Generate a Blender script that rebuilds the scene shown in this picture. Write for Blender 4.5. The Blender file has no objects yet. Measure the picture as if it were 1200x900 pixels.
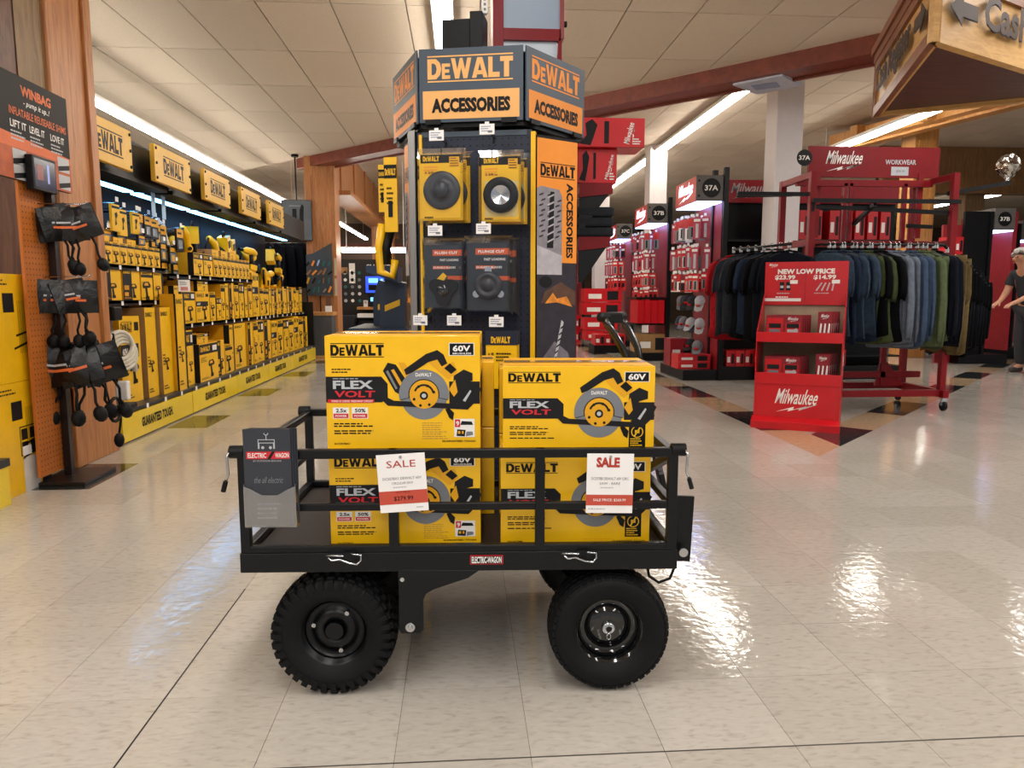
import bpy, bmesh, math, random
from mathutils import Vector, Matrix
random.seed(7)
scn = bpy.context.scene
COL = scn.collection
rad = math.radians

# ---------------------------------------------------------------- camera, world, exposure
cam_data = bpy.data.cameras.new('camera'); cam = bpy.data.objects.new('camera', cam_data); COL.objects.link(cam)
cam.location = (0, 0, 1.06); cam.rotation_euler = (rad(90-6.895), 0, rad(-3.962))
cam_data.sensor_fit = 'HORIZONTAL'; cam_data.sensor_width = 36; cam_data.lens = 25.8
cam_data.clip_start = .05; cam_data.clip_end = 200
scn.camera = cam
world = bpy.data.worlds.new('world'); scn.world = world; world.use_nodes = True
world.node_tree.nodes['Background'].inputs[0].default_value = (.97, .97, 1, 1)
world.node_tree.nodes['Background'].inputs[1].default_value = .4
vs = scn.view_settings
vs.view_transform = 'Standard'; vs.look = 'None'; vs.gamma = 1; vs.use_curve_mapping = False
vs.exposure = 0.15
TUBE = 30.0          # fluorescent tube emission

def strip_lamp(x, y0, y1, z, w):                # unseen ceiling strips behind and beside the viewpoint, added for their light
    l = bpy.data.lights.new('unseen_strip', 'AREA'); l.shape = 'RECTANGLE'; l.size = .25; l.size_y = y1-y0; l.energy = w; l.color = (1, .97, .93)
    o = bpy.data.objects.new('unseen_strip', l); COL.objects.link(o); o.location = (x, (y0+y1)/2, z)
for x, y0, y1, w in ((-3.3, -4.5, 1.5, 120), (-.13, -4.5, 2.2, 125), (3.2, -4.5, 2.0, 115), (6.3, -4, 4.0, 115)):
    strip_lamp(x, y0, y1, 3.36, w)
strip_lamp(4.3, 2.6, 7.0, 3.3, 90); strip_lamp(7.8, 3.5, 9.3, 3.38, 110)

# ---------------------------------------------------------------- materials
def lin(h):
    c = [int(h[i:i+2], 16)/255 for i in (0, 2, 4)]
    return tuple(x/12.92 if x <= .04045 else ((x+.055)/1.055)**2.4 for x in c)
MATS = {}
def mat(name, col, rough=.5, metal=0, var=.07, scale=14, bump=0, emit=0, coat=0, stretch=None, spec=.5):
    if name in MATS: return MATS[name]
    m = bpy.data.materials.new(name); m.use_nodes = True; MATS[name] = m
    nt = m.node_tree; b = nt.nodes['Principled BSDF']
    c = lin(col) if isinstance(col, str) else col
    b.inputs['Roughness'].default_value = rough; b.inputs['Metallic'].default_value = metal
    b.inputs['Specular IOR Level'].default_value = spec
    if coat: b.inputs['Coat Weight'].default_value = coat; b.inputs['Coat Roughness'].default_value = .06
    b.inputs['Base Color'].default_value = (*c, 1)
    if emit:
        b.inputs['Emission Color'].default_value = (*c, 1); b.inputs['Emission Strength'].default_value = emit
    if var or bump:
        tc = nt.nodes.new('ShaderNodeTexCoord'); mp = nt.nodes.new('ShaderNodeMapping')
        if stretch: mp.inputs['Scale'].default_value = stretch
        nz = nt.nodes.new('ShaderNodeTexNoise'); nz.inputs['Scale'].default_value = scale; nz.inputs['Detail'].default_value = 4
        nt.links.new(tc.outputs['Object'], mp.inputs[0]); nt.links.new(mp.outputs[0], nz.inputs['Vector'])
        if var:
            r = nt.nodes.new('ShaderNodeValToRGB'); e = r.color_ramp.elements
            e[0].position = .3; e[1].position = .7
            e[0].color = (*[x*(1-var) for x in c], 1); e[1].color = (*[min(1, x*(1+var)) for x in c], 1)
            nt.links.new(nz.outputs['Fac'], r.inputs[0]); nt.links.new(r.outputs[0], b.inputs['Base Color'])
        if bump:
            bp = nt.nodes.new('ShaderNodeBump'); bp.inputs['Strength'].default_value = bump; bp.inputs['Distance'].default_value = .01
            nt.links.new(nz.outputs['Fac'], bp.inputs['Height']); nt.links.new(bp.outputs[0], b.inputs['Normal'])
    return m
def wood(name, a, b_, rough=.42, stretch=(7, 7, .7), scale=3.5, knots=False):
    if name in MATS: return MATS[name]
    m = bpy.data.materials.new(name); m.use_nodes = True; MATS[name] = m
    nt = m.node_tree; b = nt.nodes['Principled BSDF']; b.inputs['Roughness'].default_value = rough
    tc = nt.nodes.new('ShaderNodeTexCoord'); mp = nt.nodes.new('ShaderNodeMapping'); mp.inputs['Scale'].default_value = stretch
    nz = nt.nodes.new('ShaderNodeTexNoise'); nz.inputs['Scale'].default_value = scale; nz.inputs['Detail'].default_value = 7
    nz.inputs['Roughness'].default_value = .65; nz.inputs['Distortion'].default_value = 1.2
    r = nt.nodes.new('ShaderNodeValToRGB'); e = r.color_ramp.elements
    e[0].position = .32; e[1].position = .68; e[0].color = (*lin(a), 1); e[1].color = (*lin(b_), 1)
    nt.links.new(tc.outputs['Object'], mp.inputs[0]); nt.links.new(mp.outputs[0], nz.inputs['Vector'])
    nt.links.new(nz.outputs['Fac'], r.inputs[0]); nt.links.new(r.outputs[0], b.inputs['Base Color'])
    bp = nt.nodes.new('ShaderNodeBump'); bp.inputs['Strength'].default_value = .08; bp.inputs['Distance'].default_value = .01
    nt.links.new(nz.outputs['Fac'], bp.inputs['Height']); nt.links.new(bp.outputs[0], b.inputs['Normal'])
    return m
def clear_plastic(name='clear_plastic', tint=(.93, .95, .97), rough=.08, alpha=.28, base=0):
    if name in MATS: return MATS[name]
    m = bpy.data.materials.new(name); m.use_nodes = True; MATS[name] = m
    nt = m.node_tree; b = nt.nodes['Principled BSDF']
    b.inputs['Base Color'].default_value = (*tint, 1); b.inputs['Roughness'].default_value = rough
    mx = nt.nodes.new('ShaderNodeMixShader'); tr = nt.nodes.new('ShaderNodeBsdfTransparent')
    tr.inputs[0].default_value = (.97, .98, 1, 1)
    gl = nt.nodes.new('ShaderNodeBsdfGlossy'); gl.inputs['Roughness'].default_value = rough
    fr = nt.nodes.new('ShaderNodeLayerWeight'); fr.inputs[0].default_value = alpha
    out = nt.nodes['Material Output']
    ad = nt.nodes.new('ShaderNodeMath'); ad.operation = 'ADD'; ad.use_clamp = True; ad.inputs[1].default_value = base; nt.links.new(fr.outputs['Facing'], ad.inputs[0])
    nt.links.new(ad.outputs[0], mx.inputs[0]); nt.links.new(tr.outputs[0], mx.inputs[1]); nt.links.new(gl.outputs[0], mx.inputs[2])
    nt.links.new(mx.outputs[0], out.inputs[0]); nt.nodes.remove(b)
    return m

YEL = mat('yellow_card', 'f3bd0c', .38, var=.04, coat=.15)
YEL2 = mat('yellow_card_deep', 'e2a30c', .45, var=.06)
YELP = mat('yellow_plastic', 'f2bd12', .35, var=.04)
ORG = mat('orange_card', 'f0922a', .45, var=.04)
ORG_LIT = mat('orange_sign_lit', 'eeb268', .4, var=.03)  # header orange for the front face only, paler as if lit
BLK = mat('black_print', '0c0d0f', .45, var=.1, spec=.25)
CHAR = mat('charcoal_card', '18181b', .5, var=.1, spec=.25)
BSTEEL = mat('black_powder_coat', '05070b', .36, var=.15, scale=60, bump=.03, spec=.35)
BPLA = mat('black_plastic', '07080b', .42, var=.12, spec=.3)
RUB = mat('rubber', '08090c', .62, var=.2, scale=40, bump=.08, spec=.25)
BGLOSS = mat('black_gloss', '08090b', .1, var=.05, coat=.8)
CHROME = mat('zinc_plate', 'c9cdd2', .22, metal=1, var=.08)
ALU = mat('brushed_aluminium', '9b9894', .34, metal=1, var=.08, stretch=(30, 30, .5))
WHT = mat('white_card', 'eceae6', .5, var=.03)
PAPER = mat('white_paper', 'f1efee', .6, var=.02)
GRY = mat('grey_print', '777b82', .45, var=.06)
LGRY = mat('light_grey_print', 'b9bcc0', .45, var=.05)
RED = mat('red_print', 'c8202e', .42, var=.05)
REDM = mat('red_metal', '7c0913', .42, var=.06, spec=.3)
REDC = mat('red_card', 'c20e1a', .36, var=.04, coat=.2)
REDD = mat('deep_red_card', '860c1e', .42, var=.06)
MAG = mat('pinkish_red_pack', 'a8354f', .4, var=.25, scale=30)
BROWNB = mat('brown_card', '9a7446', .6, var=.08)
NAVY = mat('navy_peg_board', '0c1830', .5, var=.1)
DKPEG = mat('black_peg_board', '0a0b0f', .5, var=.15, spec=.2)
CLEAR = clear_plastic(base=.03); ACRYL = clear_plastic('glare_acrylic', rough=.16, base=.22)  # acrylic holder has constant gloss mixed in for the glare on its pocket
SILVER = mat('silver_pack_window', 'b7c2cb', .25, metal=.6, var=.2)

# ---------------------------------------------------------------- mesh builder
class MB:
    def __init__(s): s.v = []; s.f = []; s.mi = []; s.sm = []; s.mats = []; s.M = None
    def mid(s, m):
        if m not in s.mats: s.mats.append(m)
        return s.mats.index(m)
    def add(s, vs_, fs, m, smooth=False):
        o = len(s.v); i = s.mid(m)
        for p in vs_:
            p = Vector(p); s.v.append(tuple(s.M @ p) if s.M else tuple(p))
        for f in fs: s.f.append(tuple(o+k for k in f)); s.mi.append(i); s.sm.append(smooth)
        return s
    def box(s, x0, x1, y0, y1, z0, z1, m):
        return s.add([(x0,y0,z0),(x1,y0,z0),(x1,y1,z0),(x0,y1,z0),(x0,y0,z1),(x1,y0,z1),(x1,y1,z1),(x0,y1,z1)],
              [(0,3,2,1),(4,5,6,7),(0,1,5,4),(1,2,6,5),(2,3,7,6),(3,0,4,7)], m)
    def bar(s, p0, p1, w, h, m, up=(0,0,1)):           # rectangular bar between two points
        p0, p1 = Vector(p0), Vector(p1); d = (p1-p0).normalized(); u = Vector(up)
        if abs(d.dot(u)) > .95: u = Vector((0,1,0))
        sx = d.cross(u).normalized(); uz = sx.cross(d)
        vs_ = [p+sx*a*w/2+uz*b*h/2 for p in (p0, p1) for a, b in ((-1,-1),(1,-1),(1,1),(-1,1))]
        return s.add(vs_, [(3,2,1,0),(4,5,6,7),(0,1,5,4),(1,2,6,5),(2,3,7,6),(3,0,4,7)], m)
    def prism(s, pts, y0, y1, m, ax='y', smooth=False):               # polygon extruded along an axis
        n = len(pts)
        def P(a, b, t): return {'y': (a, t, b), 'x': (t, a, b), 'z': (a, b, t)}[ax]
        vs_ = [P(a, b, y0) for a, b in pts]+[P(a, b, y1) for a, b in pts]
        area = sum(pts[i][0]*pts[(i+1) % n][1]-pts[(i+1) % n][0]*pts[i][1] for i in range(n))
        flip = (area > 0) ^ (ax == 'y') ^ (y1 < y0)
        fs = [tuple(range(n)), tuple(range(2*n-1, n-1, -1))]+[(i, n+i, n+(i+1) % n, (i+1) % n) for i in range(n)]
        if flip: fs = [tuple(reversed(f)) for f in fs]
        return s.add(vs_, fs, m, smooth)
    def cyl(s, p0, p1, r, m, n=16, r1=None, cap=True, smooth=True):
        p0, p1 = Vector(p0), Vector(p1); d = (p1-p0).normalized(); r1 = r if r1 is None else r1
        a = d.orthogonal().normalized(); b = d.cross(a)
        ring = lambda p, q: [p+(a*math.cos(2*math.pi*i/n)+b*math.sin(2*math.pi*i/n))*q for i in range(n)]
        s.add(ring(p0, r)+ring(p1, r1), [(i, (i+1) % n, n+(i+1) % n, n+i) for i in range(n)], m, smooth)
        if cap: s.add(ring(p0, r)+ring(p1, r1), [tuple(range(n-1, -1, -1)), tuple(range(n, 2*n))], m)
        return s
    def tube(s, pts, r, m, n=8, closed=False):
        pts = [Vector(p) for p in pts]; N = len(pts); rings = []; a = None
        for i, p in enumerate(pts):
            if closed: d = pts[(i+1) % N]-pts[i-1]
            else: d = pts[min(i+1, N-1)]-pts[max(i-1, 0)]
            d.normalize()
            if a is None: a = d.orthogonal().normalized()
            a = (a-d*a.dot(d)).normalized(); b = d.cross(a); q = r[i] if isinstance(r, (list, tuple)) else r
            rings += [p+(a*math.cos(2*math.pi*k/n)+b*math.sin(2*math.pi*k/n))*q for k in range(n)]
        fs = []
        for i in range(N if closed else N-1):
            j = (i+1) % N
            fs += [(i*n+k, i*n+(k+1) % n, j*n+(k+1) % n, j*n+k) for k in range(n)]
        if not closed: fs += [tuple(range(n-1, -1, -1)), tuple((N-1)*n+k for k in range(n))]
        return s.add(rings, fs, m, True)
    def lathe(s, prof, m, n=32, c=(0,0,0), ax='y', close=False):  # prof: (radius, height along axis)
        vs_ = []
        for r, h in prof:
            for i in range(n):
                t = 2*math.pi*i/n; a, b = r*math.cos(t), r*math.sin(t)
                vs_.append({'y': (c[0]+a, c[1]+h, c[2]+b), 'z': (c[0]+a, c[1]+b, c[2]+h), 'x': (c[0]+h, c[1]+a, c[2]+b)}[ax])
        K = len(prof); fs = []
        for j in range(K if close else K-1):
            q = (j+1) % K
            for i in range(n):
                f = (j*n+i, j*n+(i+1) % n, q*n+(i+1) % n, q*n+i)
                fs.append(f if ax != 'y' else f[::-1])
        return s.add(vs_, fs, m, True)
    def ball(s, c, r, m, sx=1, sy=1, sz=1, n=12, k=8):
        vs_ = []; 
        for j in range(k+1):
            t = math.pi*j/k
            for i in range(n):
                q = 2*math.pi*i/n
                vs_.append((c[0]+r*sx*math.sin(t)*math.cos(q), c[1]+r*sy*math.sin(t)*math.sin(q), c[2]+r*sz*math.cos(t)))
        fs = [(j*n+i, (j+1)*n+i, (j+1)*n+(i+1) % n, j*n+(i+1) % n) for j in range(k) for i in range(n)]
        return s.add(vs_, fs, m, True)
    def mesh(s, name):
        me = bpy.data.meshes.new(name); me.from_pydata(s.v, [], s.f)
        for m in s.mats: me.materials.append(m)
        me.polygons.foreach_set('material_index', s.mi); me.polygons.foreach_set('use_smooth', s.sm)
        me.update(); return me
    def build(s, name, parent=None, loc=(0,0,0), rz=0, bevel=0, label=None, seg=2):
        o = bpy.data.objects.new(name, s.mesh(name)); COL.objects.link(o)
        o.location = loc; o.rotation_euler = (0, 0, rz)
        if parent: o.parent = parent
        if label: o['label'] = label
        if bevel:
            md = o.modifiers.new('bevel', 'BEVEL'); md.width = bevel; md.segments = seg; md.limit_method = 'ANGLE'; md.angle_limit = rad(40)
        return o
def tag(o, label, cat, group=None):
    o['label'] = label; o['category'] = cat
    if group: o['group'] = group
    return o
def thing(name, label, cat, loc=(0,0,0), rz=0, group=None):
    o = bpy.data.objects.new(name, None); COL.objects.link(o); o.location = loc; o.rotation_euler = (0, 0, rz)
    o.empty_display_size = .1
    return tag(o, label, cat, group)
def struct(o): o['kind'] = 'structure'; return o
def stuff(o): o['kind'] = 'stuff'; return o
def dup(o, loc=None, rz=None, label=None, group=None, parent=None):
    r = o.copy(); COL.objects.link(r)
    if loc is not None: r.location = loc
    if rz is not None: r.rotation_euler = (0, 0, rz)
    if label: r['label'] = label
    if group: r['group'] = group
    if parent: r.parent = parent
    for ch in list(o.children):
        c = ch.copy(); COL.objects.link(c); c.parent = r
        for g in ch.children:
            d = g.copy(); COL.objects.link(d); d.parent = c
    return r
ORD = ['nearest', 'second', 'third', 'fourth', 'fifth', 'sixth', 'seventh', 'eighth', 'ninth', 'tenth', 'eleventh', 'twelfth', 'thirteenth',
       'fourteenth', 'fifteenth', 'sixteenth', 'seventeenth', 'eighteenth', 'nineteenth', 'twentieth', 'twenty-first', 'twenty-second', 'twenty-third',
       'twenty-fourth', 'twenty-fifth', 'twenty-sixth', 'twenty-seventh', 'twenty-eighth', 'twenty-ninth', 'thirtieth', 'thirty-first', 'thirty-second']
NTH = ['first']+ORD[1:]

# ---------------------------------------------------------------- flat print
_txt = {}
def text_geo(t, bold):
    k = (t, bold)
    if k not in _txt:
        cu = bpy.data.curves.new('t', 'FONT'); cu.body = t; cu.offset = bold; cu.resolution_u = 2; cu.size = 1
        ob = bpy.data.objects.new('t', cu); COL.objects.link(ob)
        dg = bpy.context.evaluated_depsgraph_get(); me = bpy.data.meshes.new_from_object(ob.evaluated_get(dg))
        vs_ = [(v.co.x, v.co.y) for v in me.vertices]; fs = [tuple(p.vertices) for p in me.polygons]
        bpy.data.objects.remove(ob); bpy.data.curves.remove(cu); bpy.data.meshes.remove(me)
        x0 = min(v[0] for v in vs_); x1 = max(v[0] for v in vs_); y0 = min(v[1] for v in vs_); y1 = max(v[1] for v in vs_)
        _txt[k] = ([((a-x0)/(x1-x0), (b-y0)/(y1-y0)) for a, b in vs_], fs)
    return _txt[k]
GLYPH = {  # heavy block letters in a unit cell: lists of polygons
 'D': [[(0,0),(.3,0),(.3,1),(0,1)], [(.3,0),(.62,0),(.9,.2),(1,.5),(.66,.5),(.6,.3),(.45,.22),(.3,.22)], [(.3,1),(.3,.78),(.45,.78),(.6,.7),(.66,.5),(1,.5),(.9,.8),(.62,1)]],
 'E': [[(0,0),(.34,0),(.34,1),(0,1)], [(.34,0),(.95,0),(.95,.24),(.34,.24)], [(.34,.4),(.85,.4),(.85,.62),(.34,.62)], [(.34,.78),(.95,.78),(.95,1),(.34,1)]],
 'W': [[(0,1),(.2,0),(.4,0),(.5,.52),(.5,1),(.43,1),(.31,.42),(.2,1)], [(.5,.52),(.6,0),(.8,0),(1,1),(.8,1),(.69,.42),(.57,1),(.5,1)]],
 'A': [[(0,0),(.28,0),(.5,.72),(.5,1),(.34,1)], [(.5,.72),(.72,0),(1,0),(.66,1),(.5,1)], [(.26,.16),(.74,.16),(.68,.36),(.32,.36)]],
 'L': [[(0,0),(.38,0),(.38,1),(0,1)], [(.38,0),(1,0),(1,.25),(.38,.25)]],
 'T': [[(0,.76),(1,.76),(1,1),(0,1)], [(.3,0),(.7,0),(.7,.76),(.3,.76)]]}
class Art(MB):
    """flat printing laid on a surface: frame origin o, in-plane axes ux uy, outward n"""
    def frame(s, o, ux, uy, lift=.0006):
        s.o = Vector(o); s.ux = Vector(ux).normalized(); s.uy = Vector(uy).normalized(); s.n = s.ux.cross(s.uy); s.lift = lift; return s
    def P(s, x, y, l): return s.o+s.ux*x+s.uy*y+s.n*(s.lift*l)
    def poly(s, pts, m, l=1):
        n = len(pts); a = sum(pts[i][0]*pts[(i+1) % n][1]-pts[(i+1) % n][0]*pts[i][1] for i in range(n))
        f = tuple(range(n)) if a > 0 else tuple(range(n-1, -1, -1))
        return s.add([s.P(x, y, l) for x, y in pts], [f], m)
    def rect(s, x0, y0, x1, y1, m, l=1): return s.poly([(x0,y0),(x1,y0),(x1,y1),(x0,y1)], m, l)
    def frame_rect(s, x0, y0, x1, y1, t, m, l=1):
        s.rect(x0,y0,x1,y0+t,m,l); s.rect(x0,y1-t,x1,y1,m,l); s.rect(x0,y0+t,x0+t,y1-t,m,l); return s.rect(x1-t,y0+t,x1,y1-t,m,l)
    def oval(s, cx, cy, rx, ry, m, l=1, n=20): return s.poly([(cx+rx*math.cos(2*math.pi*i/n), cy+ry*math.sin(2*math.pi*i/n)) for i in range(n)], m, l)
    def arc(s, cx, cy, r0, r1, a0, a1, m, l=1, n=16):
        A = [rad(a0+(a1-a0)*i/n) for i in range(n+1)]
        vs_ = [s.P(cx+r0*math.cos(t), cy+r0*math.sin(t), l) for t in A]+[s.P(cx+r1*math.cos(t), cy+r1*math.sin(t), l) for t in A]
        return s.add(vs_, [(i, n+1+i, n+2+i, i+1) for i in range(n)], m)
    def text(s, t, x, y, w, h, m, l=1, bold=.02, shear=0, arch=None):
        v, f = text_geo(t, bold)
        return s.add([s.P(x+a*w+b*h*shear, y+b*h, l) for a, b in v], f, m)
    def logo(s, x, y, w, h, m, l=1, lines=True):     # tool maker's block lettering between two rules
        hh = h; y0 = y
        if lines:
            t = h*.055; s.rect(x, y, x+w, y+t, m, l); s.rect(x, y+h-t, x+w, y+h, m, l); y0 = y+h*.115; hh = h*.77
        ws = [('D', 1.0, 1), ('E', .62, .76), ('W', 1.45, 1), ('A', 1.12, 1), ('L', .8, 1), ('T', .9, 1)]
        tot = sum(a for _, a, _ in ws)+.035*5; q = w/tot; cx = x
        for ch, a, k in ws:
            for pg in GLYPH[ch]: s.poly([(cx+px*a*q, y0+py*hh*k) for px, py in pg], m, l)
            cx += (a+.035)*q
        return s
    def script(s, x, y, w, h, m, l=1):               # slanted script lettering over a lightning bolt
        s.text('Milwaukee', x, y+h*.36, w*.93, h*.64, m, l, .012, .25)
        s.poly([(x+w*.02,y),(x+w*.45,y+h*.26),(x+w*.43,y+h*.14),(x+w*.72,y+h*.3),(x+w*.7,y+h*.2),(x+w*.97,y+h*.4),(x+w*.55,y+h*.1),(x+w*.58,y+h*.2),(x+w*.3,y+h*.04),(x+w*.33,y+h*.14)], m, l)
        return s
    def lines(s, x, y, w, n, pitch, t, m, l=1, seed=1):      # small unreadable copy
        r = random.Random(seed)
        for i in range(n):
            q = x; e = x+w*r.uniform(.6, 1)
            while q < e:
                d = r.uniform(.06, .16)*w; s.rect(q, y-i*pitch-t, min(q+d, e), y-i*pitch, m, l); q += d+.025*w
        return s
    def saw(s, cx, cy, R, l=2, battery=True):                # circular saw picture, R = guard radius
        p = lambda L: [(cx+a*R, cy+b*R) for a, b in L]
        if battery:
            s.poly(p([(-1.62,.95),(-1.42,1.28),(-1.1,1.2),(-.55,.35),(-.85,-.05),(-1.15,.1)]), CHAR, l)
            s.poly(p([(-1.3,.98),(-1.18,1.02),(-.78,.3),(-.88,.22)]), YEL2, l+1); s.poly(p([(-1.5,.92),(-1.42,.98),(-1.05,.25),(-1.12,.2)]), GRY, l+1)
            s.poly(p([(-1.02,1.3),(-.75,1.28),(-.4,.7),(-.6,.45)]), YEL2, l)
        s.arc(cx, cy-.1*R, 0, .92*R, 180, 360, GRY, l, 24)
        s.arc(cx, cy-.1*R, .3*R, .42*R, 200, 340, CHAR, l+1, 12)
        s.poly(p([(-1.7,-.2),(-1.45,-.45),(1.75,-.62),(2.25,-.12),(2.05,-.05),(1.6,-.4),(-1.2,-.25),(-1.5,-.1)]), CHAR, l+2)   # shoe
        s.arc(cx, cy, .0, .98*R, -14, 194, CHAR, l+1, 24)
        s.arc(cx, cy, .62*R, 1.0*R, -12, 192, GRY, l+2, 24)
        s.arc(cx, cy, .0, .58*R, 0, 360, YEL2, l+3, 24); s.arc(cx, cy, .34*R, .42*R, 10, 160, CHAR, l+4, 12)
        s.oval(cx, cy-.05*R, .17*R, .17*R, CHAR, l+4, 14); s.oval(cx, cy-.05*R, .09*R, .09*R, LGRY, l+5, 12)
        for a in (20, 70, 120, 200, 250, 300): s.oval(cx+.42*R*math.cos(rad(a)), cy+.42*R*math.sin(rad(a))-.05*R, .06*R, .06*R, CHAR, l+5, 8)
        s.text('DeWALT', cx-.32*R, cy+.72*R, .64*R, .15*R, WHT, l+4, .02)
        s.poly(p([(-.7,.78),(-.78,1.0),(.1,1.62),(.55,1.78),(.8,1.6),(.95,1.25),(.72,1.12),(.55,1.4),(.2,1.3),(-.45,.88)]), CHAR, l+2)   # handle
        s.poly(p([(.2,1.3),(.55,1.42),(.72,1.15),(1.2,1.3),(1.35,.9),(1.0,.6),(.7,.85)]), YEL2, l+1)
        s.poly(p([(.82,1.05),(1.05,1.25),(1.32,1.0),(1.1,.82)]), BLK, l+3)
        s.poly(p([(1.15,.15),(1.2,.75),(1.6,1.0),(1.95,.85),(1.95,.55),(1.6,.45),(1.5,.1)]), CHAR, l+2)
        s.poly(p([(1.0,.2),(1.25,.6),(1.35,.1),(1.2,-.1)]), YEL2, l+3)
        s.poly(p([(1.25,-.35),(1.5,-.2),(1.85,.3),(1.95,.25),(2.0,-.02),(2.2,.3),(2.3,.22),(2.05,-.3),(1.7,-.55)]), CHAR, l+3)
        s.poly(p([(1.55,-.25),(1.85,.18),(1.9,.12),(1.65,-.3)]), LGRY, l+4)
        s.poly(p([(1.0,-.55),(1.2,-.75),(1.15,-1.05),(1.0,-.95),(.85,-.6)]), BLK, l+3)
        return s

# ---------------------------------------------------------------- setting: floor
PITCH = .3146; GX0 = .153; GY0 = 1.573
def tile_mat(name, a, b_, fleck, rough):
    m = bpy.data.materials.new(name); m.use_nodes = True; nt = m.node_tree; b = nt.nodes['Principled BSDF']
    tc = nt.nodes.new('ShaderNodeTexCoord'); geo = nt.nodes.new('ShaderNodeNewGeometry'); mp = nt.nodes.new('ShaderNodeMapping'); mp.inputs['Scale'].default_value = (3, 9, 1)
    mp.inputs['Rotation'].default_value = (0, 0, .5)
    nz = nt.nodes.new('ShaderNodeTexNoise'); nz.inputs['Scale'].default_value = 9; nz.inputs['Detail'].default_value = 5; nz.inputs['Distortion'].default_value = .6
    r = nt.nodes.new('ShaderNodeValToRGB'); e = r.color_ramp.elements
    e[0].position = .26; e[1].position = .44; e[0].color = (*lin(fleck), 1); e[1].color = (*lin(a), 1)
    k = r.color_ramp.elements.new(.72); k.color = (*lin(b_), 1)
    nt.links.new(geo.outputs['Position'], mp.inputs[0]); nt.links.new(mp.outputs[0], nz.inputs['Vector']); nt.links.new(nz.outputs['Fac'], r.inputs[0])
    nt.links.new(r.outputs[0], b.inputs['Base Color'])
    n2 = nt.nodes.new('ShaderNodeTexNoise'); n2.inputs['Scale'].default_value = 2.2; n2.inputs['Detail'].default_value = 3
    nt.links.new(geo.outputs['Position'], n2.inputs['Vector'])
    mr = nt.nodes.new('ShaderNodeMapRange'); mr.inputs[3].default_value = rough*.75; mr.inputs[4].default_value = rough*1.3
    nt.links.new(n2.outputs['Fac'], mr.inputs[0]); nt.links.new(mr.outputs[0], b.inputs['Roughness'])
    bp = nt.nodes.new('ShaderNodeBump'); bp.inputs['Strength'].default_value = .07; bp.inputs['Distance'].default_value = .02
    n3 = nt.nodes.new('ShaderNodeTexNoise'); n3.inputs['Scale'].default_value = 26; n3.inputs['Detail'].default_value = 2
    nt.links.new(geo.outputs['Position'], n3.inputs['Vector']); nt.links.new(n3.outputs['Fac'], bp.inputs['Height']); nt.links.new(bp.outputs[0], b.inputs['Normal'])
    b.inputs['Specular IOR Level'].default_value = .65
    MATS[name] = m; return m
T_LIGHT = [tile_mat('vinyl_tile_cream', 'b2aba1', 'b9b2a8', '9f978c', .085), tile_mat('vinyl_tile_bone', 'aea79d', 'b5aea4', '9c9489', .1), tile_mat('vinyl_tile_oat', 'b6afa6', 'bdb6ad', 'a39b90', .075)]
T_DARK = tile_mat('vinyl_tile_dark_green', '23292a', '2c3231', '171b1c', .08)
T_TAN = tile_mat('vinyl_tile_tan', 'b39a7a', 'bca483', '99805f', .09)
GROUT = mat('tile_seam', '5b5248', .8)
floor = struct(MB().box(-9, 22, -5, 32, -.06, -.004, GROUT).build('floor'))
def clip(poly, n, d):                       # keep n.p >= d
    out = []
    for i in range(len(poly)):
        a, b = poly[i], poly[(i+1) % len(poly)]
        da = n[0]*a[0]+n[1]*a[1]-d; db = n[0]*b[0]+n[1]*b[1]-d
        if da >= 0: out.append(a)
        if (da >= 0) != (db >= 0):
            t = da/(da-db); out.append((a[0]+(b[0]-a[0])*t, a[1]+(b[1]-a[1])*t))
    return out
def parea(p): return abs(sum(p[i][0]*p[(i+1) % len(p)][1]-p[(i+1) % len(p)][0]*p[i][1] for i in range(len(p))))/2
CORN = Vector((GX0+7*PITCH, 4.614)); XS = CORN.x
S2 = math.sqrt(.5); DN = (S2, -S2); DD = DN[0]*CORN.x+DN[1]*CORN.y      # >DD : outside (aisle side) of the diagonal
tiles = []
def in_view(x, y): return y > 1.25 and abs(x-.069*y) < .72*y+.45
def gap(p, g=.0006):
    cx = sum(a for a, _ in p)/len(p); cy = sum(b for _, b in p)/len(p)
    return [(a-math.copysign(min(g, abs(a-cx)), a-cx), b-math.copysign(min(g, abs(b-cy)), b-cy)) for a, b in p]
for i in range(-24, 56):
    for j in range(-18, 82):
        x0 = GX0+i*PITCH; y0 = GY0+j*PITCH
        x1 = x0+PITCH; y1 = y0+PITCH
        sq = [(x0,y0),(x1,y0),(x1,y1),(x0,y1)]
        if i == -8 and y0 > 4.0:
            k = (j-8) % 6; tiles.append((sq, T_DARK if k < 2 else random.choice(T_LIGHT))); continue
        m = random.choice(T_LIGHT)
        if x1 <= XS+1e-6: tiles.append((sq, m)); continue
        out = clip(sq, DN, DD)
        if len(out) > 2 and parea(out) > 1e-4: tiles.append((out, m))
        inn = clip(clip(sq, (-DN[0], -DN[1]), -DD+PITCH), (1, 0), XS+PITCH)
        if len(inn) > 2 and parea(inn) > 1e-4: tiles.append((inn, m))
for j in range(60):                          # the checkered band, straight leg then diagonal leg
    y0 = 4.614+j*PITCH; sq = [(XS,y0),(XS+PITCH,y0),(XS+PITCH,y0+PITCH),(XS,y0+PITCH)]
    sq = clip(sq, (-DN[0], -DN[1]), -DD)
    k = int((y0-4.614)/PITCH+.01) % 6
    if len(sq) > 2 and parea(sq) > 1e-4: tiles.append((sq, T_DARK if k >= 3 else T_TAN))
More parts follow.
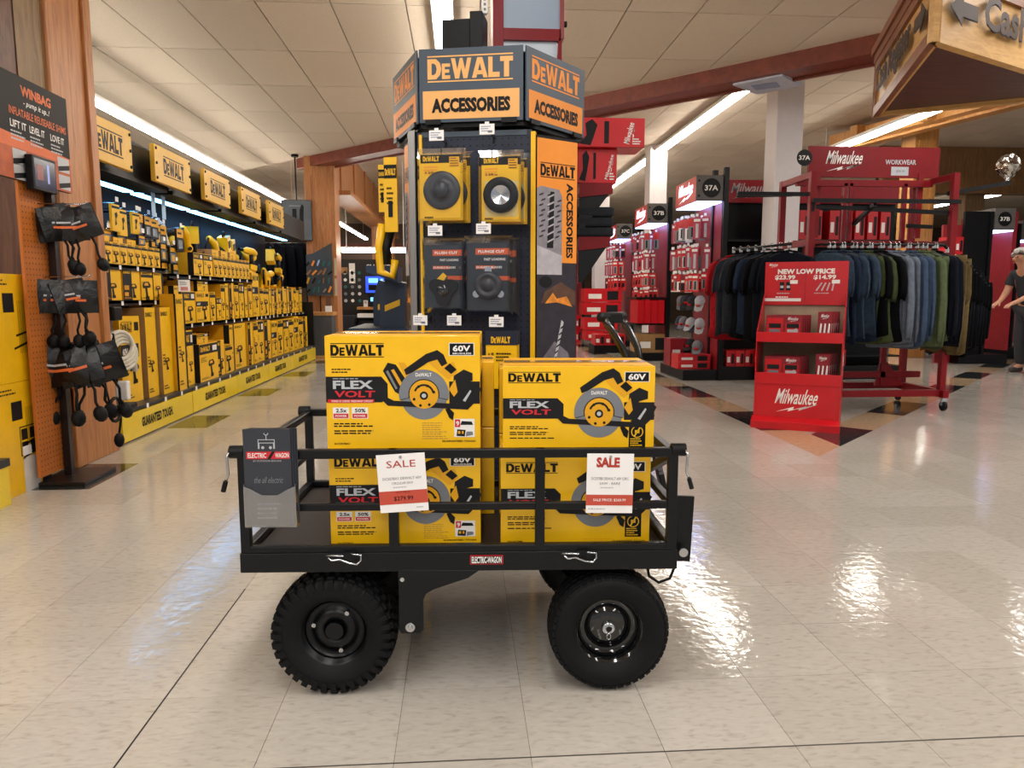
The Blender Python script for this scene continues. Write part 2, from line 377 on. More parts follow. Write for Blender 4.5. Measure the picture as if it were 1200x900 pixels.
for j in range(50):
    s0 = j*PITCH; u = Vector((S2, S2)); nn = Vector((-S2, S2)); a = CORN+u*s0
    sq = [tuple(a), tuple(a+u*PITCH), tuple(a+u*PITCH+nn*PITCH), tuple(a+nn*PITCH)]
    sq = clip(sq, (1, 0), XS+PITCH)
    k = (j+5) % 6
    if len(sq) > 2 and parea(sq) > 1e-4: tiles.append((sq, T_DARK if k < 3 else T_TAN))
def tkey(t):
    x = sum(a for a, _ in t[0])/len(t[0]); y = sum(b for _, b in t[0])/len(t[0])
    return (0 if in_view(x, y) else 1, x*x+y*y)
tiles.sort(key=tkey)
rest = MB(); shared = {}
BLINE = GX0-3*PITCH
for n_, (p, m) in enumerate(tiles):
    q = gap(p)
    if n_ < 296:
        cx = sum(a for a, _ in p)/len(p); cy = sum(b for _, b in p)/len(p)
        loc = [(a-cx, b-cy) for a, b in q]; key = (m.name, tuple((round(a, 4), round(b, 4)) for a, b in loc))
        if key not in shared: shared[key] = MB().prism(loc, -.004, 0, m, 'z').mesh('tile')
        o = bpy.data.objects.new('tile', shared[key]); COL.objects.link(o); o.location = (cx, cy, 0); o.parent = floor
    else: rest.prism(q, -.004, 0, m, 'z')
stuff(rest.build('far_tile_field', floor))
seam = MB().box(BLINE-.0022, BLINE+.0022, -4, 2.62, -.003, .0006, BLK); seam.box(-1, 4, GY0-.002, GY0+.002, -.003, .0005, mat('seam_dark', '3a352f', .7))
seam.build('expansion_joint', floor)

# ---------------------------------------------------------------- setting: ceiling
CEIL = 3.42; CEIL2 = 3.95
T_CEIL = [mat('ceiling_panel_a', 'd6c8b6', .9, var=.04, scale=60), mat('ceiling_panel_b', 'd1c3b1', .9, var=.04, scale=60)]
GRID = mat('ceiling_grid', '9c9186', .7)
DKG = mat('dark_void', '1a1816', .9)
ceiling = struct(MB().box(-9, 22, -5, 32, 4.3, 4.36, mat('roof_deck', '8f867b', .9)).build('ceiling'))
BA = Vector((-2.7, 13.25)); BN = (S2, S2); BD = BN[0]*BA.x+BN[1]*BA.y
panels = []
for i in range(-15, 26):
    for j in range(-7, 23):
        x0 = .18+i*.61; y0 = .3+j*1.22
        for k in range(1):
            p = clip([(x0,y0),(x0+.61,y0),(x0+.61,y0+1.22),(x0,y0+1.22)], (-BN[0],-BN[1]), -BD)
            if len(p) > 2 and parea(p) > .004: panels.append((p, CEIL, T_CEIL[(i*7+j*3) % 2]))
for i in range(-15, 37):
    for j in range(0, 50):
        x0 = .18+i*.61; y0 = .3+j*.61
        if abs(x0) < 26 and y0 < 31:
            p = clip([(x0,y0),(x0+.61,y0),(x0+.61,y0+.61),(x0,y0+.61)], BN, BD)
            if len(p) > 2 and parea(p) > .004: panels.append((p, CEIL2, T_CEIL[(i+j*3) % 2]))
def pk(t):
    x = sum(a for a, _ in t[0])/len(t[0]); y = sum(b for _, b in t[0])/len(t[0])
    return (0 if (y > 4.6 and abs(x-.069*y) < .72*y+.6 and t[1]/y < .75) else 1, x*x+y*y)
panels.sort(key=pk); rest = MB(); shared = {}
for n_, (p, z, m) in enumerate(panels):
    q = gap(p, .006)
    if n_ < 210:
        cx = sum(a for a, _ in p)/len(p); cy = sum(b for _, b in p)/len(p); loc = [(a-cx, b-cy) for a, b in q]
        key = (m.name, tuple((round(a, 4), round(b, 4)) for a, b in loc))
        if key not in shared: shared[key] = MB().prism(loc, .004, .02, m, 'z').mesh('ceiling_panel')
        o = bpy.data.objects.new('ceiling_panel', shared[key]); COL.objects.link(o); o.location = (cx, cy, z); o.parent = ceiling
    else: rest.prism(q, z+.004, z+.02, m, 'z')
stuff(rest.build('far_ceiling_panels', ceiling))
g = MB()
for (n, d, z, p) in (((-BN[0],-BN[1]), -BD, CEIL, 0), (BN, BD, CEIL2, 1)):
    q = clip([(-9,-5),(22,-5),(22,31),(-9,31)], n, d); g.prism(q, z+.021, z+.03, GRID, 'z')
g.prism([(BA.x-6, BA.y+6),(BA.x+22, BA.y-22),(BA.x+22.02, BA.y-21.98),(BA.x-5.98, BA.y+6.02)], CEIL, CEIL2+.03, T_CEIL[0], 'z')
stuff(g.build('ceiling_grid', ceiling))

# ---------------------------------------------------------------- setting: walls and wood trim
W_ORANGE = wood('orange_pine', '9a5d34', 'c38850'); W_RED = wood('red_stained_pine', '6a2a1c', '86402c', stretch=(2, 2, 2)); W_LIGHT = wood('pale_pine', 'a97238', 'd29a55')
W_GREY = wood('weathered_plank', '6e5339', '937753'); W_BROWN = wood('brown_plank', '51352a', '7a5846'); W_DARK = wood('dark_walnut', '3a211a', '5a352a', stretch=(1, 6, 6))
WALLM = mat('painted_wall', 'b5a48d', .8); WALLD = mat('far_shop_wall', '5d4a3c', .8)
struct(MB().box(-9, 22, 31, 31.1, 0, 4.3, WALLD).build('wall_back'))
struct(MB().box(21.9, 22, -5, 31, 0, 4.3, WALLM).build('wall_right'))
struct(MB().box(-9, -8.9, -5, 31, 0, 4.3, WALLM).build('wall_left'))
def fluoro(x, y0, y1, z, label, up=False):
    t = thing('fluorescent_light', label, 'ceiling light', (x, (y0+y1)/2, z), group='fluorescent strip lights')
    L = (y1-y0)/2
    MB().box(*((-.03, .03) if up else (-.085, .085)), -L, L, .03, .08, WHT).build('housing', t)
    mm = mat('lit_tube', (1, .93, .82), emit=TUBE, var=0)
    MB().box(*((-.04, .04) if up else (-.06, .06)), -L+.02, L-.02, -.012, .03, mm).build('diffuser', t)
    for s in (-.8, .8):
        top = CEIL2 if S2*(x+(y0+y1)/2+L*s) > S2*10.55 else CEIL
        MB().cyl((0, L*s, .08), (0, L*s, top-z+.01), .008, WHT, 6).build('hanger_rod', t)
    return t
fluoro(-3.5, 2.0, 17.5, 2.9, 'long bright strip light hanging over the yellow tool wall', True)
fluoro(-.13, 3.2, 17, 3.3, 'bright strip light above the accessory tower sign')
fluoro(3.85, 9.6, 22, 3.8, 'long strip light passing behind the two white columns')
fluoro(6.4, 9.7, 13.2, 3.52, 'strip light between the red workwear rack and the hanging wooden sign')
fluoro(13.7, 17.5, 22, 3.6, 'small strip light under the plank wall at the far right')
fluoro(-3.8, 21.9, 30.5, 3.3, 'strip light seen through the wooden truss opening')

def post(name, x0, x1, y0, y1, z1, m, base=True):
    p = struct(MB().box(x0, x1, y0, y1, 0, z1, m).build(name, bevel=.006))
    f = MB()
    f.box(x1, x1+.022, y0, y0+.06, .28, z1, m); f.box(x1, x1+.022, y1-.09, y1, .28, z1, m)
    f.build('face_stile', p, bevel=.004)
    if base: MB().box(x0-.01, x1+.03, y0-.02, y1+.01, 0, .26, m).box(x1, x1+.03, y0, y1, .26, .5, m).build('plinth', p, bevel=.006)
    return p
p_ = post('trim_1', -2.62, -2.388, 4.62, 5.15, CEIL, W_ORANGE)
# rough plank boards beside the pillar
pw = struct(MB().box(-3.6, -2.4, 4.616, 4.66, 0, CEIL, DKG).build('wall_plank'))
for x0, x1, m in ((-3.6, -3.2, W_BROWN), (-3.195, -2.86, W_BROWN), (-2.855, -2.535, W_BROWN), (-2.53, -2.393, W_GREY)):
    MB().box(x0, x1, 4.59-random.random()*.006, 4.616, 0, CEIL, m).build('plank', pw, bevel=.004)
# far post, header beam and truss
pf = struct(MB().box(-2.66, -2.15, 13.1, 13.6, 0, CEIL, W_ORANGE).build('trim_2', bevel=.008))
MB().box(-2.6, -2.54, 13.08, 13.1, .3, 3.1, W_ORANGE).box(-2.25, -2.19, 13.08, 13.1, .3, 3.1, W_ORANGE).build('face_stile', pf)
tr = struct(MB().box(-2.3, -2.15, 13.6, 24, 2.92, CEIL+.4, W_ORANGE).build('trim_3'))
for k in range(6):
    MB().box(-2.155, -2.12, 13.7+k*1.7, 13.95+k*1.7, 2.92, CEIL+.4, W_ORANGE).build('batten', tr)
MB().box(-2.4, -1.95, 13.6, 24, 2.84, 2.92, W_ORANGE).build('soffit_board', tr)
struct(MB().box(-2.3, -1.75, 19.6, 20.1, 0, 3.1, W_ORANGE).build('trim_4', bevel=.01))
bd = Vector((S2, -S2, 0)); bn = Vector((S2, S2, 0))
a0 = Vector((BA.x, BA.y, 0))-bd*.2
beam = MB()
def along(s, off, z): q = a0+bd*s+bn*off; return (q.x, q.y, z)
bb = MB().bar(along(0, .09, 3.34), along(18, .09, 3.34), .18, .17, W_RED); bo = struct(bb.build('trim_5'))
MB().bar(along(.3, .26, 3.3), along(18, .26, 3.3), .17, .07, W_RED).build('soffit_board', bo)
MB().bar(along(0, .36, 3.33), along(18, .36, 3.33), .04, .18, W_RED).build('back_board', bo)
# capital on the second white column, blue-white light put into its colours
cp = MB().prism([(2.85, 7.80), (3.22, 7.44), (3.57, 7.78), (3.24, 8.13)], 3.235, 3.3, mat('capital_lit_tint', 'c3c8da', .5), 'z'); cp.prism([(3.04, 7.79), (3.25, 7.65), (3.36, 7.80), (3.16, 7.94)], 3.228, 3.236, mat('capital_inset', '8a93b4', .5), 'z'); cp.build('beam_capital', bo)
WCOL = mat('white_column_paint', 'e4dfe0', .55, var=.02)
struct(MB().box(3.66, 3.98, 8.55, 8.87, 0, CEIL2, WCOL).build('trim_6', bevel=.01))
struct(MB().box(3.68, 4.02, 14.4, 14.8, 0, CEIL2, WCOL).build('trim_7', bevel=.01))
struct(MB().box(3.1, 3.42, 17, 17.4, 0, CEIL2, WCOL).build('trim_8', bevel=.01))
# right: pale beam, its post and the plank gable
b2 = struct(MB().bar((6.6, 12.9, 3.72), (7.75, 8.2, 3.72), .3, .2, W_LIGHT).build('trim_9'))
MB().bar((6.75, 12.9, 3.6), (7.9, 8.2, 3.6), .2, .04, W_LIGHT).build('soffit_board', b2)
for k in range(3): MB().bar((6.62+.33*k, 12.2-1.35*k, 3.72), (6.66+.33*k, 12.05-1.35*k, 3.72), .34, .23, W_LIGHT).build('joint_block', b2)
p3 = struct(MB().box(7.5, 7.9, 12, 12.4, 0, 3.9, W_LIGHT).build('trim_10', bevel=.008))
MB().box(7.56, 7.6, 11.98, 12, 2.2, 3.6, W_LIGHT).box(7.8, 7.84, 11.98, 12, 2.2, 3.6, W_LIGHT).build('face_stile', p3)
gw = struct(MB().box(8.2, 18, 14.25, 14.35, 3.05, CEIL2, DKG).build('wall_gable'))
x = 8.2; k = 0
while x < 16:
    w = random.uniform(.12, .2); MB().box(x, x+w-.008, 14.2+random.random()*.012, 14.25, 3.35, CEIL2, wood('gable_plank', '7a5735', '9c7449')).build('plank', gw); x += w; k += 1
MB().box(8.2, 18, 14.12, 14.25, 3.05, 3.34, wood('gable_plank', '7a5735', '9c7449')).build('bottom_rail', gw)
struct(MB().box(10.05, 10.45, 14.3, 14.7, 0, 3.1, W_GREY).build('trim_11'))
struct(MB().box(13.0, 13.3, 16, 16.3, 0, 3.5, W_LIGHT).build('trim_12'))
sb = struct(MB().box(-6, -1.6, 21.5, 21.7, 2.28, 2.52, W_RED).build('trim_13'))

# ---------------------------------------------------------------- the cart
CART = (.008, 2.2); CRZ = rad(-2.5)
def cart_pt(x, y, z=0):
    c, s = math.cos(CRZ), math.sin(CRZ); return (CART[0]+x*c-y*s, CART[1]+x*s+y*c, z)
ct = thing('utility_wagon', 'black steel four-wheeled utility wagon with low rails carrying saw boxes', 'wagon', (CART[0], CART[1], 0), CRZ)
HX, HY = .57, .345
d = MB(); d.box(-HX, HX, -HY, HY, .372, .39, mat('deck_sheet', '2a2220', .55, var=.2, scale=8)); d.build('deck', ct, bevel=.002)
s_ = MB()
for y0, y1 in ((-HY-.004, -HY+.006), (HY-.006, HY+.004)): s_.box(-HX, HX, y0, y1, .344, .396, BSTEEL)
for x0, x1 in ((-HX, -HX+.01), (HX-.01, HX)): s_.box(x0, x1, -HY, HY, .344, .396, BSTEEL)
s_.build('skirt', ct, bevel=.002)
def panel_fb(y):
    q = MB(); t = .022
    q.box(-HX+.004, HX-.004, y-t/2, y+t/2, .644, .668, BSTEEL)
    q.box(-HX+.004, HX-.004, y-t/2+.003, y+t/2-.003, .506, .526, BSTEEL)
    q.box(-HX+.004, HX-.004, y-t/2, y+t/2, .396, .414, BSTEEL)
    return q.build('side_rail', ct, bevel=.0025)
for y in (-HY+.008, HY-.008):
    r_ = panel_fb(y)
    for x in (-HX+.016, -.172, .208, HX-.016):
        MB().box(x-.0125, x+.0125, y-.0115, y+.0115, .396, .668, BSTEEL).build('upright', r_, bevel=.002)
for sx in (-1, 1):
    q = MB(); x = sx*(HX-.016)
    for z0, z1 in ((.64, .662), (.506, .526), (.396, .414)): q.box(x-.011, x+.011, -HY+.02, HY-.02, z0, z1, BSTEEL)
    r_ = q.build('end_rail', ct, bevel=.0025)
    for y in (-.02, ): MB().box(x-.008, x+.008, y-.008, y+.008, .4, .65, BSTEEL).build('upright', r_)
    if sx > 0: MB().bar((x, -HY+.03, .64), (x, HY-.03, .41), .02, .02, BSTEEL).build('brace', r_)
    for y in (-HY+.008, HY-.008):
        k = MB().cyl((sx*(HX-.02), y-.0, .662), (sx*(HX+.016), y, .662), .017, BPLA, 14).build('corner_knob', ct, bevel=.003)
        if y < 0:
            xx = sx*(HX+.012)
            MB().tube([(xx, y-.02, .664), (xx+sx*.004, y-.026, .655), (xx+sx*.002, y-.026, .61), (xx+sx*.012, y-.026, .585)], .0035, CHROME).build('latch_pin', k)
            MB().cyl((xx+sx*.009, y-.026, .592), (xx+sx*.017, y-.026, .565), .0062, BPLA, 10).build('latch_grip', k)
for x in (-.3, .31):
    y = -HY-.008
    c_ = MB().box(x-.004, x+.03, y-.006, y+.006, .385, .4, BPLA).build('clip_bracket', ct)
    MB().tube([(x-.045, y-.006, .393), (x-.005, y-.008, .392), (x+.0, y-.008, .392)], .0028, CHROME).tube([(x-.04, y-.009, .388), (x-.03, y-.01, .38), (x-.01, y-.01, .383), (x+.015, y-.01, .373), (x+.035, y-.01, .37), (x+.044, y-.008, .38), (x+.045, y-.006, .393), (x+.02, y-.006, .396)], .0025, CHROME).build('cotter_clip', c_)
a = Art().frame((.03, -HY-.0048, .362), (1,0,0), (0,0,1)); a.rect(-.004, 0, .082, .025, RED, 1); a.rect(-.002, .0015, .08, .0235, BLK, 2); a.text('ELECTRIC-WAGON', 0, .0035, .078, .018, WHT, 3, .03); a.rect(-.002,.0195,.08,.0235,RED,2); a.rect(-.002,.0015,.08,.004,RED,2)
a.build('name_plate', ct, label='red and black name plate on the wagon skirt')
# axle carrier plates
def carrier(y, y2):
    pts = [(-.162, .35), (-.162, .185), (-.156, .175), (-.108, .175), (-.098, .185), (-.098, .265), (-.09, .283), (-.07, .295), (.02, .325), (.05, .346)]
    o = MB().prism(pts, y, y2, BSTEEL).build('axle_carrier', ct, bevel=.0015)
    q = MB(); f = -1 if y < 0 else 1; yo = min(y, y2) if f < 0 else max(y, y2)
    q.cyl((-.132, yo, .195), (-.132, yo+f*.008, .195), .0125, CHROME, 16).cyl((-.132, yo, .195), (-.132, yo+f*.016, .195), .007, CHROME, 6); q.build('axle_bolt', o)
    MB().cyl((-.151, yo, .325), (-.151, yo+f*.006, .325), .006, CHROME, 8).build('bolt', o)
    return o
carrier(-HY-.006, -HY+.004); carrier(HY-.004, HY+.006)
MB().cyl((-.132, -HY, .195), (-.132, HY, .195), .014, BSTEEL, 12).build('cross_shaft', ct)
MB().bar((-.132, -.2, .195), (-.325, -.2, .165), .03, .05, BSTEEL).bar((-.132, .2, .195), (-.325, .2, .165), .03, .05, BSTEEL).build('swing_arm', ct)
MB().box(-.41, -.34, -.16, -.12, .2, .35, BSTEEL).box(-.41, -.34, .12, .16, .2, .35, BSTEEL).build('frame_bracket', ct)
MB().box(.33, .42, -.2, .2, .27, .33, BSTEEL).box(.355, .455, -.27, -.13, .24, .35, BSTEEL).build('steering_block', ct, bevel=.003)
MB().cyl((.4, -.25, .16), (.4, .25, .16), .014, BSTEEL, 12).build('front_axle', ct)
MB().bar((.4, -.2, .16), (.4, -.2, .29), .04, .03, BSTEEL).bar((.4, .2, .16), (.4, .2, .29), .04, .03, BSTEEL).build('axle_stub', ct)
MB().box(-.06, .12, -.12, .12, .3, .345, BSTEEL).build('battery_tray', ct, bevel=.003)
MB().cyl((.092, -.06, .278), (.092, -.06, .30), .016, BPLA, 14).cyl((.092, -.06, .3), (.092, -.06, .345), .006, CHROME, 8).build('levelling_foot', ct)
MB().tube([(.5, -.3, .345), (.505, -.31, .31), (.53, -.318, .295), (.56, -.315, .305), (.578, -.305, .34), (.574, -.28, .4)], .004, RUB, 8).build('brake_cable', ct)
def wheel(x, y, f, knobby):
    w = .058; R = .158 if knobby else .162; zc = .1655 if knobby else .163
    yc = 0; fw = -f            # f=-1: outer face towards -y
    rim = MB()
    pr = [(.093, -w*.66), (.087, -w*.6), (.083, -w*.42), (.079, -w*.1), (.068, -w*.0), (.06, -w*.06), (.054, -w*.22), (.03, -w*.3), (.0, -w*.3)] if not knobby else [(.093, -w*.66), (.087, -w*.6), (.081, -w*.2), (.06, -w*.1), (.057, -w*.34), (.028, -w*.36), (.026, -w*.1), (0, -w*.1)]
    rim.lathe([(r, h*fw*-1*-1) for r, h in pr] if f < 0 else [(r, -h) for r, h in pr][::-1], BGLOSS if not knobby else BSTEEL, 36)
    rim.lathe([(.092, w*.62), (.083, w*.5), (.08, -w*.35)], BSTEEL, 36)
    rim.lathe([(.0, w*.4), (.078, w*.45)], BSTEEL, 24)
    o = rim.build('wheel', ct, loc=(x, y, zc))
    T = MB(); n = 14
    prof = [(.09, -w*.7)]
    for i in range(n+1):
        t = math.pi*i/n; c = math.cos(t); s = math.sin(t)
        prof.append((.116+(R-.116)*abs(s)**.55, -w*1.05*math.copysign(abs(c)**.55, c)))
    prof.append((.09, w*.7))
    T.lathe(prof, RUB, 48); T.build('tire', o)
    K = MB()
    if knobby:
        for k in range(36):
            for row, (yy, rr, ln, dp) in enumerate(((-.046, .152, .017, .014), (-.022, .158, .016, .012), (.0, .159, .018, .012), (.022, .158, .016, .012), (.046, .152, .017, .014))):
                t = 2*math.pi*(k+(row % 2)*.5)/36
                K.M = Matrix.Rotation(-t, 4, 'Y') @ Matrix.Translation((rr+dp/2-.004, yy, 0))
                K.box(-dp/2, dp/2, -.0085, .0085, -ln/2, ln/2, RUB)
                if row in (0, 4):
                    sg = -1 if row == 0 else 1
                    K.M = Matrix.Rotation(-t, 4, 'Y') @ Matrix.Translation((.143, yy+sg*.01, 0)); K.box(-.012, .012, -.006, .006, -ln*.42, ln*.42, RUB)
    else:
        for k in range(46):
            for row, yy in enumerate((-.05, -.03, -.01, .01, .03, .05)):
                rr = (.151, .158, .1605, .1605, .158, .151)[row]; t = 2*math.pi*(k+(row % 2)*.5)/46
                K.M = Matrix.Rotation(-t, 4, 'Y') @ Matrix.Translation((rr, yy, 0))
                K.box(-.003, .0035, -.0075, .0075, -.0078, .0078, RUB)
    stuff(K.build('tread', o))
    if knobby:
        for t in (55, 165, 285):
            MB().cyl((.058*math.cos(rad(t)), f*w*.1, .058*math.sin(rad(t))), (.058*math.cos(rad(t)), f*w*.42, .058*math.sin(rad(t))), .0065, CHROME, 6).build('wheel_bolt', o)
        MB().cyl((0, f*w*.1, 0), (0, f*w*.5, 0), .024, BSTEEL, 20).build('hub_motor', o, bevel=.003)
    else:
        q = MB(); q.lathe([(.007, f*w*.46), (.0165, f*w*.46), (.0185, f*w*.44), (.0185, f*w*.25)] if f > 0 else [(.0185, f*w*.25), (.0185, f*w*.44), (.0165, f*w*.5), (.007, f*w*.5)], CHROME, 20)
        q.cyl((0, 0, 0), (0, f*w*.5, 0), .0095, BSTEEL, 12); q.build('hub_cap', o, label='bright zinc axle hub')
        MB().tube([(.004*math.sin(i*.6)*1.4, f*w*.52, -.012-.008+.009*math.cos(i*.6)) for i in range(10)], .0016, CHROME, 6, True).build('cotter_ring', o)
    return o
for f in (-1, 1):
    wheel(-.34, f*.285, f, True); wheel(.398, f*.285, f, False)
# drawbar folded up against the end of the wagon
td = Vector((.665, .16, .36)); te = Vector((.565, .19, .79)); 
tg = MB().bar(td, te, .05, .018, BSTEEL, up=(1, 0, 0)).build('drawbar', ct, bevel=.002)
MB().cyl((.665, .135, .375), (.665, .122, .375), .012, CHROME, 14).build('pivot_bolt', tg)
MB().bar((.59, -HY+.04, .35), (.597, -HY+.04, .53), .012, .05, BSTEEL, up=(1, 0, 0)).build('brake_plate', ct, bevel=.002)
MB().cyl((.588, -HY+.012, .386), (.588, -HY+.002, .386), .012, CHROME, 14).build('brake_bolt', ct)
dv = (te-td).normalized(); fr = Art().frame(td+dv*.12+Vector((0, -.0262, 0)), (dv.z, 0, -dv.x), dv)
fr.rect(-.0075, 0, .0075, .3, mat('scale_sticker', '56525a', .5), 1)
for k in range(14): fr.rect(-.0075, .01+k*.021, -.0005 if k % 2 else .003, .013+k*.021, BLK, 2)
fr.build('scale_sticker', tg)
h0 = te
hd = MB()
for s in (-1, 1):
    hd.tube([h0+Vector((s*.012, s*.012, -.06)), h0+Vector((-.006+s*.02, s*.02, .03)), h0+Vector((-.03+s*.03, s*.03, .1)), h0+Vector((-.075+s*.034, s*.036, .175)), h0+Vector((-.09+s*.034, s*.036, .2))], .0125, BGLOSS, 10)
hd.tube([h0+Vector((-.135, -.045, .2)), h0+Vector((-.045, .045, .2))], .0155, BPLA, 12)
h_ = hd.build('pull_handle', ct)
MB().box(h0.x-.11, h0.x-.06, h0.y-.03, h0.y+.03, h0.z+.18, h0.z+.215, BPLA).build('throttle_grip', h_, bevel=.006)

# ---------------------------------------------------------------- saw boxes
def flexvolt_front(a, w, h, kit):
    X = lambda f: f*w-w/2
    Yv = lambda f: h-f*h
    a.rect(X(0), Yv(1), X(1), Yv(0), YEL, 0)
    a.logo(X(.035), Yv(.185), .345*w, .125*h, BLK, 2)
    a.rect(X(.80), Yv(.172), X(.965), Yv(.058), WHT, 2); a.rect(X(.805), Yv(.166), X(.96), Yv(.064), BLK, 3)
    a.text('60V', X(.825), Yv(.15 if not kit else .135), .115*w, .07*h if not kit else .055*h, WHT, 4, .035)
    if kit: a.text('BRUSHLESS', X(.825), Yv(.16), .12*w, .016*h, WHT, 4, .02)
    a.poly([(X(0), Yv(.585)), (X(.36), Yv(.585)), (X(.40), Yv(.55)), (X(.40), Yv(.42)), (X(.36), Yv(.355)), (X(0), Yv(.355))], CHAR, 2)
    a.poly([(X(.8), Yv(.60)), (X(1), Yv(.60)), (X(1), Yv(.40)), (X(.8), Yv(.40))], CHAR, 2)
    a.text('FLEX', X(.045), Yv(.465), .26*w, .075*h, LGRY, 3, .035); a.text('VOLT', X(.05), Yv(.54), .265*w, .06*h, RED, 3, .03, .1)
    a.lines(X(.045), Yv(.37), .25*w, 1, .01, .006*h, LGRY, 3)
    if kit:
        a.rect(X(.01), Yv(.59), X(.31), Yv(.557), RED, 3); a.text('POWER OF CORDED  FREEDOM OF CORDLESS', X(.035), Yv(.583), .265*w, .018*h, WHT, 4, .01)
        for x, t in ((.04, '2.5x'), (.163, '50%')):
            a.rect(X(x), Yv(.73), X(x+.105), Yv(.63), WHT, 2); a.rect(X(x+.004), Yv(.725), X(x+.101), Yv(.685), RED, 3); a.text(t, X(x+.02), Yv(.675), .07*w, .035*h, BLK, 3, .03); a.text('POWER', X(x+.015), Yv(.715), .075*w, .018*h, WHT, 4, .02)
        y_ = .77
    else: y_ = .67
    a.lines(X(.045), Yv(y_), .27*w, 2, .022*h, .012*h, BLK, 2, 3); a.lines(X(.045), Yv(y_+.065), .3*w, 2, .022*h, .012*h, BLK, 2, 5)
    if not kit: a.lines(X(.045), Yv(y_+.13), .32*w, 1, .02*h, .012*h, BLK, 2, 6)
    else: a.lines(X(.04), Yv(.285), .16*w, 2, .025*h, .011*h, BLK, 2, 9)
    a.text('DCS578X1' if kit else 'DCS578B', X(.045), Yv(.965), .1*w, .017*h, BLK, 2, .03)
    a.saw(X(.635), Yv(.515), .163*w if kit else .165*w, 3, kit)
    a.lines(X(.62 if kit else .55), Yv(.77 if kit else .93), .19*w if kit else .27*w, 8 if kit else 2, .02*h, .005*h, YEL2 if not kit else BROWNB, 2, 8)
    if kit:
        a.rect(X(.83), Yv(.9), X(.965), Yv(.735), WHT, 2); a.rect(X(.835), Yv(.81), X(.87), Yv(.74), RED, 3); a.text('9', X(.843), Yv(.8), .02*w, .045*h, WHT, 4, .03)
        a.poly([(X(.87), Yv(.79)), (X(.955), Yv(.79)), (X(.945), Yv(.76)), (X(.88), Yv(.755))], CHAR, 3); a.poly([(X(.845), Yv(.89)), (X(.9), Yv(.895)), (X(.905), Yv(.835)), (X(.85), Yv(.83))], CHAR, 3)
        a.rect(X(.855), Yv(.87), X(.87), Yv(.845), YEL2, 4); a.rect(X(.88), Yv(.87), X(.892), Yv(.845), YEL2, 4); a.poly([(X(.905), Yv(.895)), (X(.955), Yv(.88)), (X(.95), Yv(.85)), (X(.91), Yv(.85))], GRY, 3)
    else:
        a.rect(X(.835), Yv(.91), X(.945), Yv(.64), BLK, 2); a.oval(X(.89), Yv(.735), .04*w, .04*w, YEL, 3); a.oval(X(.89), Yv(.735), .034*w, .034*w, BLK, 4)
        a.poly([(X(.868), Yv(.78)), (X(.875), Yv(.79)), (X(.912), Yv(.69)), (X(.905), Yv(.68))], YEL, 5); a.rect(X(.875), Yv(.75), X(.905), Yv(.715), YEL, 5)
        a.lines(X(.845), Yv(.81), .085*w, 4, .024*h, .012*h, YEL, 3, 12)
    a.text('GUARANTEED TOUGH', X(.75), Yv(.945 if kit else .965), .22*w, .018*h, BLK, 2, .03)
def saw_box(x, y, z, w, d_, h, kit, label, rz=0, front=True):
    o = MB().box(-w/2, w/2, 0, d_, 0, h, YEL).build('saw_box', None, cart_pt(x, y, z), CRZ+rz, bevel=.0025)
    tag(o, label, 'box', 'boxed circular saws on the wagon')
    if front:
        a = Art().frame((0, -.0004, 0), (1,0,0), (0,0,1), .0002); flexvolt_front(a, w*.995, h*.995, kit); a.build('front_print', o)
    a = Art().frame((0, d_/2, h+.0003), (1,0,0), (0,1,0), .0003)
    a.rect(-w/2+.004, -d_/2+.004, w/2-.004, d_/2-.004, YEL2, 1); a.rect(-w/2+.01, -.0015, w/2-.01, .0015, BROWNB, 2); a.build('top_flap', o)
    a = Art().frame((0, d_/2, h+.0015), (1,0,0), (0,1,0), .0003); a.rect(-w/2+.003, -.03, w/2-.003, .03, mat('packing_tape', 'c8a368', .12, coat=.6), 1); a.build('packing_tape', o)
    for sx in (-1, 1):
        a = Art().frame((sx*(w/2+.0004), d_/2, 0), (0, -sx*-1, 0), (0,0,1), .0003)
        a.rect(-d_/2+.003, h*.41, d_/2-.003, h*.64, CHAR, 1); a.logo(-d_*.4, h*.78, d_*.6, h*.13, BLK, 1); a.lines(-d_*.4, h*.3, d_*.7, 5, h*.04, h*.02, BLK, 1, 4); a.build('side_print', o)
    return o
DZ = .391
saw_box(-.147, -.29, DZ, .4, .25, .266, True, 'lower yellow saw kit box behind the price card that hangs from the rail', rad(.6))
saw_box(-.148, -.288, DZ+.268, .403, .25, .297, True, 'upper yellow saw kit box with battery pictured, highest box on the wagon', rad(-.3))
saw_box(.307, -.288, DZ, .402, .25, .244, False, 'lower yellow bare saw box behind the rail with the bold red price card', rad(-.2))
saw_box(.313, -.285, DZ+.2465, .402, .25, .238, False, 'upper yellow bare saw box with crossed circle mark, beside the taller stack', rad(-1.2))
saw_box(-.12, .0, DZ, .42, .22, .27, True, 'lower yellow saw box in the rear row behind the kit boxes', 0, False)
saw_box(-.12, .0, DZ+.2715, .42, .22, .2, True, 'upper yellow saw box in the rear row behind the kit boxes', 0, False)
saw_box(.27, .0, DZ, .33, .22, .25, False, 'lower yellow saw box in the rear row behind the bare saw boxes', 0, False)
saw_box(.27, .0, DZ+.2515, .33, .22, .2, False, 'upper yellow saw box in the rear row behind the bare saw boxes', 0, False)

